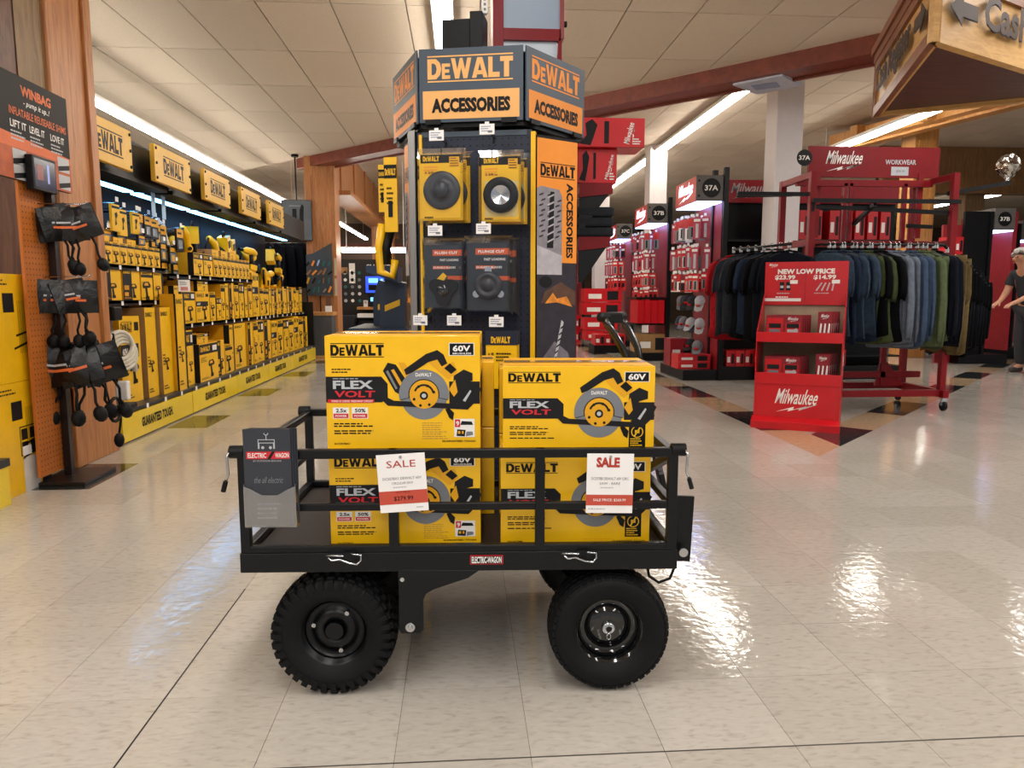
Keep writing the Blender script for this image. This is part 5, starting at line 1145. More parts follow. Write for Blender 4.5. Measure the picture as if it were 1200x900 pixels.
e2 = end_cap(2.96, 3.3, 11.7, 12.75, '37B', 'second red end cap shelf, numbered 37B, with red boxes below', [(2.05, 8, .09, .26, (1, 2, 5)), (1.74, 8, .09, .26, (1, 4, 3)), (1.42, 7, .1, .22, (0, 3, 3)), (1.15, 7, .1, .2, (4, 3))], [], 5)
e3 = end_cap(3.17, 3.5, 15.0, 16.1, '37C', 'third red end cap shelf, numbered 37C, furthest of the three', [(2.1, 7, .1, .28, (1, 2, 0)), (1.76, 7, .12, .28, (1, 0, 3)), (1.42, 6, .12, .26, (3, 2, 3))], [], 9)
def redstack(x, y, z, w, d_, h, label, grp, m=REDC, name='red_carton', rz=0):
    b = MB().box(-w/2, w/2, 0, d_, 0, h, m); a = Art().frame((0, -.0008, 0), (1,0,0), (0,0,1), .0008); a.rect(-w*.4, h*.25, -w*.05, h*.6, WHT, 1); a.rect(w*.1, h*.15, w*.4, h*.8, CHAR, 1); s_ = merge(b, a)
    return tag(s_.build(name, None, (x, y, z), rz), label, 'box', grp)
for k in range(2): redstack(2.95, 9.1+.0*k, .131+.092*k, .42, .3, .09, ['lower flat red pack at the foot of end cap 37A', 'upper flat red pack at the foot of end cap 37A'][k], 'flat red packs at the foot of end cap 37A')
redstack(2.9, 9.5, .131, .3, .3, .36, 'red carton standing behind the flat packs of end cap 37A', 'cartons of end cap 37A', REDD)
sh = thing('bin_shelf', 'black shelf with red bin drawers under end cap 37B', 'shelf', (3.06, 11.72, 0)); MB().box(-.24, .22, 0, .7, 1.0, 1.03, BPLA).build('top', sh); MB().box(-.24, .22, 0, .7, .58, .6, BPLA).build('bottom', sh)
for k in range(4): MB().box(-.22+.11*k, -.115+.11*k, -.02, .5, .61, .98, REDC).build('drawer', sh)
redstack(3.1, 11.75, .131, .5, .5, .3, 'brown carton on the base of end cap 37B', 'cartons at the foot of end cap 37B', BROWNB)
for k in range(4):
    redstack(2.88+.02*k, 15.1, [.131, .35, .66, .92][k], [.6, .7, .8, .78][k], .5, [.2, .25, .25, .28][k], ['lowest', 'second lowest', 'second highest', 'highest'][k]+' wide red carton stacked in front of end cap 37C', 'wide red cartons by end cap 37C')
for k in range(6):
    redstack(2.35+.14*(k % 3), 16.4, .001+.31*(k//3), .13, .4, .3, ['left', 'middle', 'right'][k % 3]+' red carton in the '+['bottom', 'upper'][k//3]+' row beyond the wide red stack', 'red cartons beyond the wide stack')
fx = end_cap(2.55, 2.9, 17.6, 18.8, '37D', 'furthest red end cap shelf partly hidden by the tower panel', [(2.0, 6, .14, .3, (1, 0, 2)), (1.6, 6, .14, .3, (1, 0, 3)), (1.2, 6, .14, .3, (3, 2, 3))], [], 12)
pal = thing('floor_pallet', 'dark low pallet with red cartons in the aisle before end cap 37C', 'pallet', (2.55, 13.4, 0)); MB().box(-.1, .5, 0, .6, 0, .14, BPLA).build('deck', pal)
for k in range(3): redstack(2.56+.19*k, 13.42, .141, .18, .4, .2, ['left', 'middle', 'right'][k]+' red carton on the dark floor pallet', 'red cartons on the floor pallet')

# gondola run behind the rack (faces the camera)
gr = thing('red_gondola_run', 'long black peg board shelving with red header behind the workwear rack', 'shelving', (3.3, 9.3, 0))
MB().box(-.02, 2.3, .0, .06, 0, 2.5, DKPEG).build('peg_wall', gr); MB().box(-.08, 2.3, -.35, 0, 0, .17, BPLA).build('base', gr, bevel=.004)
h_ = MB().box(.04, 2.3, -.06, -.0, 2.22, 2.5, mat('header_red2', '97141f', .4, spec=.3)).build('header', gr); a = Art().frame((.04, -.061, 2.22), (1,0,0), (0,0,1), .001); a.script(.06, .05, .62, .19, LGRY, 1); a.build('lettering', h_)
MB().box(.0, 2.3, -.3, 0, 1.72, 1.75, BPLA).build('shelf', gr); MB().box(.0, 2.3, -.3, 0, .28, .3, BPLA).build('shelf', gr)
MB().box(-.12, -.06, -.04, .02, 0, 2.62, BPLA).build('upright', gr, bevel=.003)
for i in range(13): redstack(3.38+.12*i, 8.99, .171, .11, .25, .2, NTH[i]+' small red carton from the upright on the low base shelf behind the rack', 'small red cartons on the low base shelf')
for i in range(9):
    b = redstack(3.95+.165*i+(.06 if i > 3 else 0), 9.05, 1.7505, .125, .2, .36, NTH[i]+' upright red saw pack from the upright seen through the rack frame', 'upright red packs on the high shelf')
redstack(3.5, 9.1, 1.3, .22, .1, .22, 'red pack hanging alone on the dark peg board', 'packs on the dark peg board', REDD)

# ---------------------------------------------------------------- workwear rack
RX0, RX1, RY0, RY1 = 3.12, 4.44, 6.47, 7.08
rk = thing('workwear_rack', 'red steel rolling clothes rack with header sign and black arms', 'clothes rack', (RX0, RY0, 0))
W_, D_ = RX1-RX0, RY1-RY0; T = .055
for x, nm in ((0, 'end_frame'), (W_, 'end_frame')):
    f = MB()
    for y in (0, D_): f.box(x-T/2, x+T/2, y-T/2, y+T/2, .12, 2.15, REDM)
    for z in (2.12, 1.53): f.box(x-T/2+.004, x+T/2-.004, 0, D_, z-T/2, z+T/2, REDM)
    f.box(x-T/2, x+T/2, -.08, D_+.08, .12, .19, REDM); f.build(nm, rk, bevel=.003)
f = MB(); y = D_*.55
for z in (2.1, 1.54, .3): f.box(0, W_, y-.02, y+.02, z-.03, z+.03, REDM)
for x in (W_*.36, W_*.4, W_*.8): f.box(x-.018, x+.018, y-.02, y+.02, 1.54, 2.1, REDM)
f.box(.1, .15, y-.02, y+.02, .2, 1.54, REDM).box(W_-.4, W_-.35, y-.02, y+.02, .19, 1.54, REDM); f.build('centre_panel', rk, bevel=.002)
f = MB(); f.box(0, W_, -.03, .03, .13, .19, REDM).box(0, W_, D_-.03, D_+.03, .13, .19, REDM); f.prism([(W_-.45, .19), (W_-.15, .19), (W_-.33, .42), (W_-.4, .42)], y-.01, y+.01, REDM); f.build('base_rail', rk, bevel=.002)
hs = MB().box(.13, W_+.08, y+.03, y+.06, 2.16, 2.44, REDM).build('header_sign', rk); MB().box(.2, .25, y+.02, y+.05, 1.6, 2.2, REDM).build('sign_stay', hs); MB().box(W_-.12, W_-.07, y+.02, y+.05, 1.6, 2.2, REDM).build('sign_stay', hs)
a = Art().frame((.13, y+.0295, 2.16), (1,0,0), (0,0,1), .001); a.script(.16, .05, .37, .19, WHT, 1); a.text('WORKWEAR', .74, .12, .3, .045, LGRY, 1, .02); a.rect(.8, .02, .97, .1, LGRY, 2); a.text('$29.99', .85, .045, .08, .025, GRY, 3, .01); a.build('lettering', hs)
number_disc(hs, (.08, y+.02, 2.33), (1,0,0), (0,0,1), '37A', .075)
for p0, p1 in (((-.02, -.06, 1.89), (W_+.02, -.06, 1.89)), ((-.0, .03, 1.85), (W_, .03, 1.80)), ((-.62, .15, 1.97), (.0, .0, 1.95)), ((-.5, .5, 2.0), (0, .4, 2.0)), ((W_, .1, 1.98), (W_+.52, .0, 2.07)), ((W_, .3, 1.7), (W_-.3, .2, 1.7)), ((W_*.42, -.05, 1.86), (W_*.42, .3, 1.72)), ((.0, -.02, 1.9), (.0, .0, 1.7))):
    MB().bar(p0, p1, .03, .035, BPLA).build('arm', rk)
for x in (0, W_):
    for yy in (-.05, D_+.05):
        c = MB().cyl((x-.012, yy, .045), (x+.012, yy, .045), .045, RUB, 16).build('caster', rk); MB().box(x-.02, x+.02, yy-.015, yy+.015, .05, .125, CHROME).build('fork', c)
RL = [((.06, -.12, 1.505), (W_-.15, -.12, 1.505)), ((W_-.15, -.12, 1.505), (W_+.85, .82, 1.25)), ((-.47, .62, 1.5), (-.27, -.22, 1.5))]
for p0, p1 in RL:
    MB().tube([p0, p1], .012, BPLA, 8).build('hang_rail', rk)
for x in (.06, W_-.15): MB().bar((x, -.12, 1.505), (x, 0, 1.505), .02, .02, BPLA).build('rail_bracket', rk)
MB().bar((-.45, .55, 1.5), (0, .55, 1.5), .02, .02, BPLA).build('rail_bracket', rk)
CL = {n: mat('cloth_'+n, c, .9, var=.16, scale=26, bump=.15, spec=.1) for n, c in (('navy', '1b2537'), ('slate', '324050'), ('olive', '424b2f'), ('black', '08090c'), ('grey', '646c79'), ('bluegrey', '3b4a60'), ('sage', '525d41'), ('midnight', '0e111a'), ('khaki', '5f5033'), ('charcoal', '282c33'), ('red', '8c141c'))}
def garment_mesh(m, kind, seed):
    r = random.Random(seed); b = MB(); n = 20
    def lofted(levels, ph):         # levels: (z, cx, half-width, half-depth)
        vs_ = []
        for j, (z, cx, hw, hd) in enumerate(levels):
            k = j/(len(levels)-1)
            for i in range(n):
                q = 2*math.pi*i/n; rip = 1+.45*k*math.sin(4*q+ph+3*k)+.2*k*math.sin(9*q+2*ph)
                vs_.append((cx+hw*math.copysign(abs(math.cos(q))**.7, math.cos(q)), hd*rip*math.sin(q)+.02*k*math.sin(3*math.cos(q)*2+ph), z+.018*k*k*math.sin(q*2+ph)))
        L = len(levels)
        b.add(vs_, [(j*n+i, j*n+(i+1) % n, (j+1)*n+(i+1) % n, (j+1)*n+i)[::-1] for j in range(L-1) for i in range(n)]+[tuple(range(n)), tuple(range(L*n-1, (L-1)*n-1, -1))], m, True)
    ph = r.uniform(0, 6)
    if kind in ('tee', 'long'):
        ln = .74 if kind == 'tee' else .78
        w0 = r.uniform(.9, 1.0); lofted([(-.015, 0, .07, .03), (-.03, 0, .12, .035), (-.08, 0, .2, .04), (-.16, 0, .225, .045), (-.3, 0, .225*w0, .042), (-.5, 0, .225*w0, .04), (-ln*.85, .01, .23*w0, .036), (-ln, .015, .235, .03)], ph)
        sl = .27 if kind == 'tee' else .62
        for s in (-1, 1):
            o = len(b.v); lofted([(-.05, s*.16, .03, .03), (-.1, s*.19, .045, .042), (-.1-sl*.5, s*.218, .042, .044), (-.1-sl*.85, s*.222, .04, .038), (-.1-sl-.03*s, s*.22, .03, .024)], ph+s)
        b.tube([(.075*math.cos(q), .03*math.sin(q), -.012-.01*math.sin(q)) for q in [i*2*math.pi/12 for i in range(12)]], .008, m, 6, True)
    else:
        lofted([(0, 0, .19, .03), (-.1, 0, .2, .035), (-.32, 0, .21, .04), (-.42, 0, .2, .04)], ph)
        for s in (-1, 1): lofted([(-.38, s*.1, .1, .04), (-.65, s*.105, .09, .035), (-.88, s*.1, .085, .03)], ph+s)
    return b.mesh('garment')
hm = MB(); hm.tube([(0, 0, .0), (0, 0, .04), (.012, 0, .062), (0, 0, .075), (-.014, 0, .066)], .0035, CHROME, 6); hm.tube([(-.2, 0, -.075), (0, 0, .0), (.2, 0, -.075)], .009, BPLA, 6); hm.tube([(-.2, 0, -.075), (.2, 0, -.075)], .005, BPLA, 6); hm.box(-.014, .014, -.008, .008, .02, .05, LGRY); HANG = hm.mesh('clothes_hanger')
gc = {}
def hang(x, y, z, rz, col, kind, gl, hl, grp, seed, sz=None):
    h = bpy.data.objects.new('clothes_hanger', HANG); COL.objects.link(h); h.location = (x, y, z-.062); h.rotation_euler = (0, 0, rz); tag(h, hl, 'hanger', 'hangers on the workwear rack')
    key = (col, kind, seed % 3)
    if key not in gc: gc[key] = garment_mesh(CL[col], kind, seed)
    nm = {'tee': 't_shirt', 'long': 'long_sleeved_shirt', 'pants': 'work_trousers'}[kind]
    g = bpy.data.objects.new(nm, gc[key]); COL.objects.link(g); g.location = (x, y, z-.07); g.rotation_euler = (0, 0, rz); g.scale = (1, .7,  (sz or 1)*(.98+.05*((seed*7) % 5)/2))
    tag(g, gl, {'tee': 'shirt', 'long': 'shirt', 'pants': 'trousers'}[kind], grp); return g
seq = ['slate', 'navy', 'navy', 'slate', 'navy', 'slate', 'olive', 'olive', 'black', 'black', 'grey', 'grey', 'grey', 'bluegrey', 'bluegrey', 'bluegrey', 'sage', 'sage', 'sage', 'midnight', 'midnight']
kinds = ['tee']*10+['long']*11; cc = {}
for i, (c, k) in enumerate(zip(seq, kinds)):
    cc[c] = cc.get(c, 0)+1; f = i/(len(seq)-1); nm = {'tee': 't-shirt', 'long': 'long-sleeved shirt'}[k]; cn = {'slate': 'slate blue', 'bluegrey': 'blue-grey', 'sage': 'sage green', 'olive': 'olive', 'midnight': 'midnight navy'}.get(c, c)
    g = hang(RX0+.12+(W_-.32)*f+.014*math.sin(i*3.7), RY0-.12, 1.505+.012, rad(-60+15*math.sin(i*2.1)+6*math.sin(i*5.3)), c, k, NTH[cc[c]-1]+' '+cn+' '+nm+' from the display end of the front rail', NTH[i]+' hanger from the display end of the front rail', 'shirts on the front rail', i)
    if i == 0:
        tg_ = Art().frame((-.1, -.055, -.3), (1,0,0), (0,0,1)); tg_.rect(0, 0, .05, .11, WHT, 1); tg_.rect(.0, .02, .05, .09, REDC, 2); tg_.build('swing_ticket', g)
for i in range(9):
    f = i/8; c = ['khaki', 'khaki', 'black', 'black', 'black', 'midnight', 'black', 'black', 'black'][i]; cc['p'+c] = cc.get('p'+c, 0)+1
    hang(RX1-.1+.92*f, RY0-.1+.9*f, 1.48-.22*f, rad(-70+3*math.sin(i*1.7)), c, 'pants', NTH[cc['p'+c]-1]+' pair of '+{'khaki': 'khaki', 'black': 'black', 'midnight': 'midnight navy'}[c]+' work trousers on the sloping rail', NTH[i]+' hanger from the rack on the sloping rail', 'work trousers on the sloping rail', i, .98-.34*f)
for i in range(8):
    f = i/7; c = ['midnight', 'midnight', 'black', 'navy', 'black', 'charcoal', 'charcoal', 'red'][i]
    hang(RX0-.27-.2*f, RY0-.18+.78*f, 1.5+.012, rad(-14+4*math.sin(i*2.3)), c, 'tee', ['frontmost', 'second', 'third', 'fourth', 'fifth', 'sixth', 'seventh', 'rearmost'][i]+' '+{'midnight': 'midnight navy', 'navy': 'navy', 'black': 'black', 'charcoal': 'grey', 'red': 'red'}[c]+' t-shirt on the side rail left of the red display bin', ['frontmost', 'second', 'third', 'fourth', 'fifth', 'sixth', 'seventh', 'rearmost'][i]+' hanger on the side rail', 'shirts on the side rail', i)
b = MB(); b.ball((0,0,0), .105, mat('mirror_foil', 'b9b5ae', .12, metal=1, var=.3, scale=18, bump=1.2), n=14, k=10); b.v = [tuple(c*random.uniform(.82, 1.08) for c in p) for p in b.v]; b.sm = [False]*len(b.sm); b.cyl((0,0,-.13), (0,0,-.08), .02, CHROME, 10)
tag(b.build('foil_ball', None, (RX1+.49, RY0, 2.216)), 'crinkled silver foil ball sitting at the end of the rack arm', 'ball')

# ---------------------------------------------------------------- red display bin
bn_ = thing('display_bin', 'red cardboard floor display with two trays and a price header', 'display stand', (2.37, 5.76, 0), rad(-30))
BW, BD = .64, .42
def sidewall(x0, x1): return MB().prism([(0, .0), (BD, .0), (BD, 1.1), (BD-.06, 1.06), (.02, .775), (0, .76)], x0, x1, REDC, 'x')
for x0, x1, nm in ((0, .006, 0), (BW-.006, BW, 1)):
    w_ = sidewall(x0, x1).build('side_wall', bn_)
    if nm: a = Art().frame((BW+.0006, 0, 0), (0,1,0), (0,0,1)); a.script(.09, .42, .26, .2, WHT, 1); a.build('side_lettering', w_)
MB().box(.006, BW-.006, BD-.008, BD, .05, 1.08, mat('card_inside', 'a58f78', .6)).build('back_wall', bn_)
fp = MB().box(.006, BW-.006, .004, .01, .05, .36, REDC).build('front_panel', bn_); a = Art().frame((0, .0035, 0), (1,0,0), (0,0,1)); a.script(.16, .13, .33, .19, WHT, 1); a.build('front_lettering', fp)
MB().box(.0, BW, -.004, .008, .355, .445, REDC).build('lower_lip', bn_, bevel=.002); MB().box(.0, BW, -.004, .008, .69, .77, REDC).build('upper_lip', bn_, bevel=.002)
MB().prism([(-.07, 0), (0, 0), (0, .09), (-.05, .06), (-.07, .055)], -.01, BW+.01, REDC, 'x').box(0, BW, 0, BD, 0, .05, REDC).build('foot', bn_)
MB().box(.006, BW-.006, .008, BD-.008, .36, .37, mat('card_inside', 'a58f78')).build('lower_tray', bn_); MB().box(.006, BW-.006, .008, BD-.008, .69, .7, mat('card_inside', 'a58f78')).build('upper_tray', bn_)
hd = MB().prism([(.0, .98), (BW, .98), (BW, 1.335), (0, 1.335)], BD-.03, BD-.022, REDC).build('price_header', bn_)
a = Art().frame((0, BD-.0305, .98), (1,0,0), (0,0,1)); a.script(.03, .31, .07, .035, WHT, 1); a.text('NEW LOW PRICE', .1, .255, .44, .042, WHT, 1, .05); a.text('$23.99', .08, .205, .16, .042, WHT, 1, .04); a.text('$14.99', .38, .205, .17, .042, WHT, 1, .04)
a.rect(.2, .175, .26, .205, WHT, 2); a.rect(.52, .175, .58, .205, WHT, 2)
for k in range(4): a.poly([(.4+.04*k, .12), (.41+.04*k, .115), (.45+.03*k, .18), (.44+.03*k, .185)], LGRY, 1)
for k in range(2): a.rect(.12+.05*k, .12, .155+.05*k, .19, CHAR, 1); a.rect(.125+.05*k, .14, .15+.05*k, .16, LGRY, 2)
a.lines(.1, .1, .14, 1, .02, .008, LGRY, 1, 3); a.lines(.39, .1, .16, 1, .02, .006, LGRY, 1, 4); a.rect(-.0, .03, .29, .055, WHT, 1); a.lines(.09, .07, .15, 1, .01, .01, WHT, 1); a.rect(.318, .03, .322, .3, REDD, 1); a.build('header_print', hd)
def setpack(w, h, blades):
    b = MB().box(-w/2, w/2, 0, .02, 0, h, REDD); a = Art().frame((0, -.0006, 0), (1,0,0), (0,0,1), .0006)
    if not blades:
        a.rect(-w*.48, h*.1, -.02*w, h*.9, REDC, 1); a.rect(.04*w, h*.1, w*.46, h*.7, REDC, 1); a.script(.1*w, h*.74, w*.3, h*.2, WHT, 1)
        for k in range(2):
            a.rect(-w*.42+.5*w*k, h*.5, -w*.08+.5*w*k, h*.68, CHAR, 2); a.rect(-w*.4+.5*w*k, h*.3, -w*.1+.5*w*k, h*.45, GRY if k == 0 else LGRY, 2)
        a.rect(-w*.42, h*.12, -w*.08, h*.26, WHT, 2); a.poly([(w*.1, h*.12), (w*.4, h*.12), (w*.36, h*.5), (w*.2, h*.4)], LGRY, 3)
    else:
        for k in range(3): a.poly([(-w*.45+w*.3*k, 0), (-w*.25+w*.3*k, 0), (-w*.2+w*.3*k, h*.6), (-w*.3+w*.3*k, h*.62)], WHT, 1)
        a.script(-w*.3, h*.75, w*.6, h*.18, WHT, 1)
    return merge(b, a)
c30, s30 = math.cos(rad(-30)), math.sin(rad(-30))
def binp(x, y, z): return (2.37+x*c30-y*s30, 5.76+x*s30+y*c30, z)
for tray, z in (('upper', .7005), ('lower', .3705)):
    me = setpack(.27, .2, False).mesh('saw_set_pack'); mb_ = setpack(.1, .23, True).mesh('blade_pack'); sh_ = MB().box(-.13, .13, -.006, 0, .01, .19, CLEAR)
    for k in range(5):
        o = bpy.data.objects.new('saw_set_pack', me); COL.objects.link(o); o.location = binp(.2+.012*k, .05+.06*k, z); o.rotation_euler = (0, 0, rad(-30)); tag(o, ['frontmost', 'second', 'third', 'fourth', 'rearmost'][k]+' red saw set pack in the '+tray+' tray of the display bin', 'pack', 'red saw set packs in the display bin')
        o = bpy.data.objects.new('blade_pack', mb_); COL.objects.link(o); o.location = binp(.5+.012*k, .05+.06*k, z); o.rotation_euler = (0, 0, rad(-30)); tag(o, ['frontmost', 'second', 'third', 'fourth', 'rearmost'][k]+' white bladed pack in the '+tray+' tray of the display bin', 'pack', 'blade packs in the display bin')

# ---------------------------------------------------------------- hanging wooden register sign
N_, L_, R_ = Vector((2.62, 4.09, 0)), Vector((3.26, 5.76, 0)), Vector((4.49, 5.05, 0))
SW = wood('sign_oak', 'b98a4c', 'd3a763', stretch=(1.5, 1.5, 8), scale=4); SWD = wood('sign_trim', '6e4028', '8a5638', stretch=(2, 2, 5))
cs = thing('hanging_sign', 'three-sided wooden hanging sign pointing to the cash register', 'sign', (0, 0, 0)); zb, zt = 2.45, 2.86
inset = lambda k: [tuple((p+(N_+L_+R_)/3*k-p*k).xy) for p in (N_, R_, L_)]
MB().prism(inset(.02), zb+.03, zb+.05, W_DARK, 'z').build('bottom_board', cs); MB().prism(inset(-.06), zt, zt+.06, SWD, 'z').prism(inset(-.1), zt+.06, zt+.12, SWD, 'z').build('cornice', cs)
for A, B, t1, arrow_left in ((L_, N_, 'Cash Register', False), (N_, R_, 'Cash Register', True), (R_, L_, 'Cash Register', True)):
    u = (B-A).normalized(); n = Vector((u.y, -u.x, 0)); LN = (B-A).length
    f = MB().bar(A-n*.02+Vector((0,0,(zb+zt)/2)), B-n*.02+Vector((0,0,(zb+zt)/2)), .03, zt-zb, SW).build('face_board', cs)
    MB().bar(A+Vector((0,0,zb+.035)), B+Vector((0,0,zb+.035)), .04, .07, SWD if arrow_left is False else SW).build('bottom_trim', f); MB().bar(A+Vector((0,0,zt-.03)), B+Vector((0,0,zt-.03)), .04, .06, SWD).build('top_trim', f)
    MB().box(-.02, .02, -.02, .02, zb, zt, SWD if not arrow_left else SW).build('corner_trim', f).location = A
    a = Art().frame(A+n*.02+Vector((0,0,zb)), u, (0,0,1), .004)
    x0 = .3 if arrow_left else .12
    def aw(pts): return [((LN-.1-x) if not arrow_left else x+.1, y) for x, y in pts]
    for ly, m in ((-3, mat('letter_shadow', '150c08', .7)), (0, mat('carved_brown', '3a2214', .6))):
        s_ = .006 if ly else 0  # first pass is an offset dark copy, a painted drop shadow
        a.poly([(p+s_, q-s_) for p, q in aw([(0, .21), (.13, .3), (.13, .25), (.29, .25), (.29, .17), (.13, .17), (.13, .12)])], m, 1+ly/3+1)
        a.text(t1, (.46 if arrow_left else .12)+s_, .09-s_, LN-.62, .25, m, 1+ly/3+1, .028)
    a.build('carved_lettering', f)
ctr = (N_+L_+R_)/3
for q in (.3,):
    for P in (N_, L_, R_):
        p = P+(ctr-P)*.3; MB().cyl((p.x, p.y, zt+.1), (p.x, p.y, CEIL+.45), .01, BPLA, 8).build('chain_rod', cs)

# ---------------------------------------------------------------- far left: screen, counter, tool panel, kiosk
t = thing('ceiling_screen', 'large flat screen hanging from a ceiling pole past the tool wall', 'screen', (-2.78, 13.0, 1.99), rad(8))
MB().box(-.25, .25, -.03, .03, 0, .68, BPLA).build('case', t, bevel=.006); a = Art().frame((-.24, -.031, .01), (1,0,0), (0,0,1), .001)
a.rect(0, 0, .48, .66, mat('screen_grey', '50555a', .2, emit=.25, var=.2, scale=4), 1); a.rect(.17, .2, .24, .52, BLK, 2); a.poly([(.28, .08), (.34, .08), (.36, .56), (.33, .6), (.29, .5)], BLK, 2); a.rect(.12, .56, .3, .575, GRY, 2); a.build('picture', t)
MB().cyl((0, .0, .68), (0, .0, CEIL-1.99), .014, BPLA, 8).cyl((0, 0, CEIL-2.03), (0, 0, CEIL-1.99), .06, BPLA, 12).build('ceiling_pole', t)
t = thing('grey_counter', 'small grey counter with orange wooden top in front of the far post', 'counter', (-2.35, 12.62, 0)); MB().box(-.19, .19, -.1, .3, 0, .72, mat('counter_grey', '4a4a4c', .5)).build('body', t, bevel=.004); MB().box(-.21, .21, -.12, .32, .72, .78, W_LIGHT).build('top', t, bevel=.004); MB().box(-.2, .2, -.11, .31, 0, .05, W_LIGHT).build('plinth', t)
tag(MB().box(-.05, .05, -.04, .04, 0, .1, WHT).box(-.04, .04, -.03, .03, .1, .24, mat('bottle_brown', '6a4a35', .3)).build('brush_pot', None, (-2.24, 12.7, .7805)), 'white pot of brown brushes on the grey counter', 'pot')
t = thing('hand_tool_display', 'wire display panel crowded with small hand tools beside the far post', 'display panel', (-2.42, 12.95, 1.05))
MB().prism([(-.22, 0), (.22, 0), (.22, .9), (-.1, .72), (-.22, .7)], 0, .02, mat('panel_grey', '4b5052', .4, metal=.4)).build('panel', t)
r = random.Random(3)
for k in range(20):
    x, z = -.18+.09*(k % 5), .06+.15*(k//5); c = r.choice((BPLA, BPLA, CHROME, YEL2, mat('teal_plastic', '1f6a66', .4), ORG, mat('handle_wood', '9a6a3c', .5))); q = MB()
    q.bar((x-.03, -.02, z), (x+r.uniform(-.02, .05), -.02, z+r.uniform(.05, .11)), .02, .03, c); q.build('hand_tool', t)
MB().cyl((0, .01, -.27), (0, .01, 0), .012, BPLA, 6).build('stand_pole', t)
t = thing('jacket_stand', 'dark jackets hanging on a stand under the far screen', 'clothes rack', (-3.15, 13.6, 0)); MB().cyl((-.4, 0, 1.98), (.4, 0, 1.98), .015, BPLA, 8).cyl((-.38, 0, 0), (-.38, 0, 1.98), .015, BPLA, 8).cyl((.38, 0, 0), (.38, 0, 1.98), .015, BPLA, 8).build('frame', t)
for k in range(5):
    g = bpy.data.objects.new('work_jacket', gc.setdefault(('midnight', 'long', k % 2), garment_mesh(CL['midnight'], 'long', 40+k))); COL.objects.link(g); g.location = (-3.42+.14*k, 13.58, 1.985); g.rotation_euler = (0, 0, rad(-50+8*k)); g.scale = (1, .5, 1); tag(g, NTH[k]+' dark jacket from the left on the stand under the far screen', 'jacket', 'dark jackets on the far stand')
t = thing('demo_kiosk', 'dark demonstration kiosk with white lettering and a blue screen in the far aisle', 'kiosk', (-1.95, 15.2, 0))
MB().box(-.5, .62, 0, .08, 0, 1.78, mat('kiosk_dark', '1c1a1a', .5)).build('back_wall', t); a = Art().frame((-.5, -.001, 0), (1,0,0), (0,0,1), .002); a.text('SHAPER', .55, 1.6, .5, .08, WHT, 1, .03)
for i in range(3):
    for j in range(5): a.oval(.12+.14*i, .95+.14*j, .035, .035, [LGRY, GRY, mat('teal_plastic', '1f6a66'), WHT][(i*3+j) % 4], 1, 8)
a.rect(.2, 1.3, .32, 1.7, WHT, 1); a.rect(.02, 1.5, .17, 1.62, BROWNB, 1); a.build('print', t)
sc_ = MB().box(.02, .42, -.06, 0, 1.1, 1.45, BPLA).build('screen', t); a = Art().frame((.03, -.061, 1.11), (1,0,0), (0,0,1), .001); a.rect(0, 0, .38, .33, mat('blue_screen', (.02, .06, .5), emit=1.5, var=0), 1); a.rect(.06, .2, .25, .29, mat('blue_screen_light', (.15, .45, 1), emit=1.8, var=0), 2); a.rect(.06, .05, .22, .16, BLK, 2); a.rect(.3, .08, .35, .28, mat('blue_screen_light', (.15, .45, 1)), 2); a.build('picture', sc_)
MB().box(-.1, .6, -.45, 0, .78, .83, W_LIGHT).build('worktop', t); MB().box(-.1, .6, -.42, 0, .62, .7, WHT).build('white_shelf', t); MB().box(-.48, -.14, -.6, -.05, 0, .66, mat('kiosk_navy', '141a26', .5)).build('cabinet', t, bevel=.004); MB().box(-.08, .58, -.4, 0, 0, .55, BPLA).build('cabinet', t)
for k, (x, w, h, c) in enumerate(((.05, .08, .13, WHT), (.2, .13, .22, BPLA), (.42, .12, .2, mat('bottle_brown', '6a4a35')))):
    tag(MB().box(-w/2, w/2, -w/2, w/2, 0, h, c).box(-w*.35, w*.35, -w/2-.004, -w/2, h*.5, h*.85, mat('blue_screen_light', (.15, .45, 1)) if k == 1 else LGRY).build('demo_item', None, (-1.95+x, 14.95, .8305)), ['small white carton on the kiosk worktop', 'black device with blue window on the kiosk worktop', 'brown carton on the kiosk worktop'][k], 'demo item')
t = thing('low_strip_light', 'bright white light bar above the dark kiosk', 'light', (-1.9, 16.6, 2.0)); MB().box(-.7, .75, -.05, .05, 0, .09, mat('lit_tube', (1, .93, .82))).build('diffuser', t); MB().box(-.72, .77, -.06, .06, .09, .12, WHT).build('housing', t); MB().cyl((-.6, 0, .12), (-.6, 0, CEIL2-1.99), .008, WHT, 6).build('hanger_rod', t); MB().cyl((.65, 0, .12), (.65, 0, CEIL2-1.99), .008, WHT, 6).build('hanger_rod', t)
for k in range(2): tag(MB().box(-.05, .05, -.003, 0, 0, .3, mat('cream_notice', 'c9c4a4', .6)).build('notice_card', None, (-2.2, 13.09, [1.3, .95][k]+.1)), ['upper pale notice card pinned to the far post', 'lower pale notice card pinned to the far post'][k], 'notice')

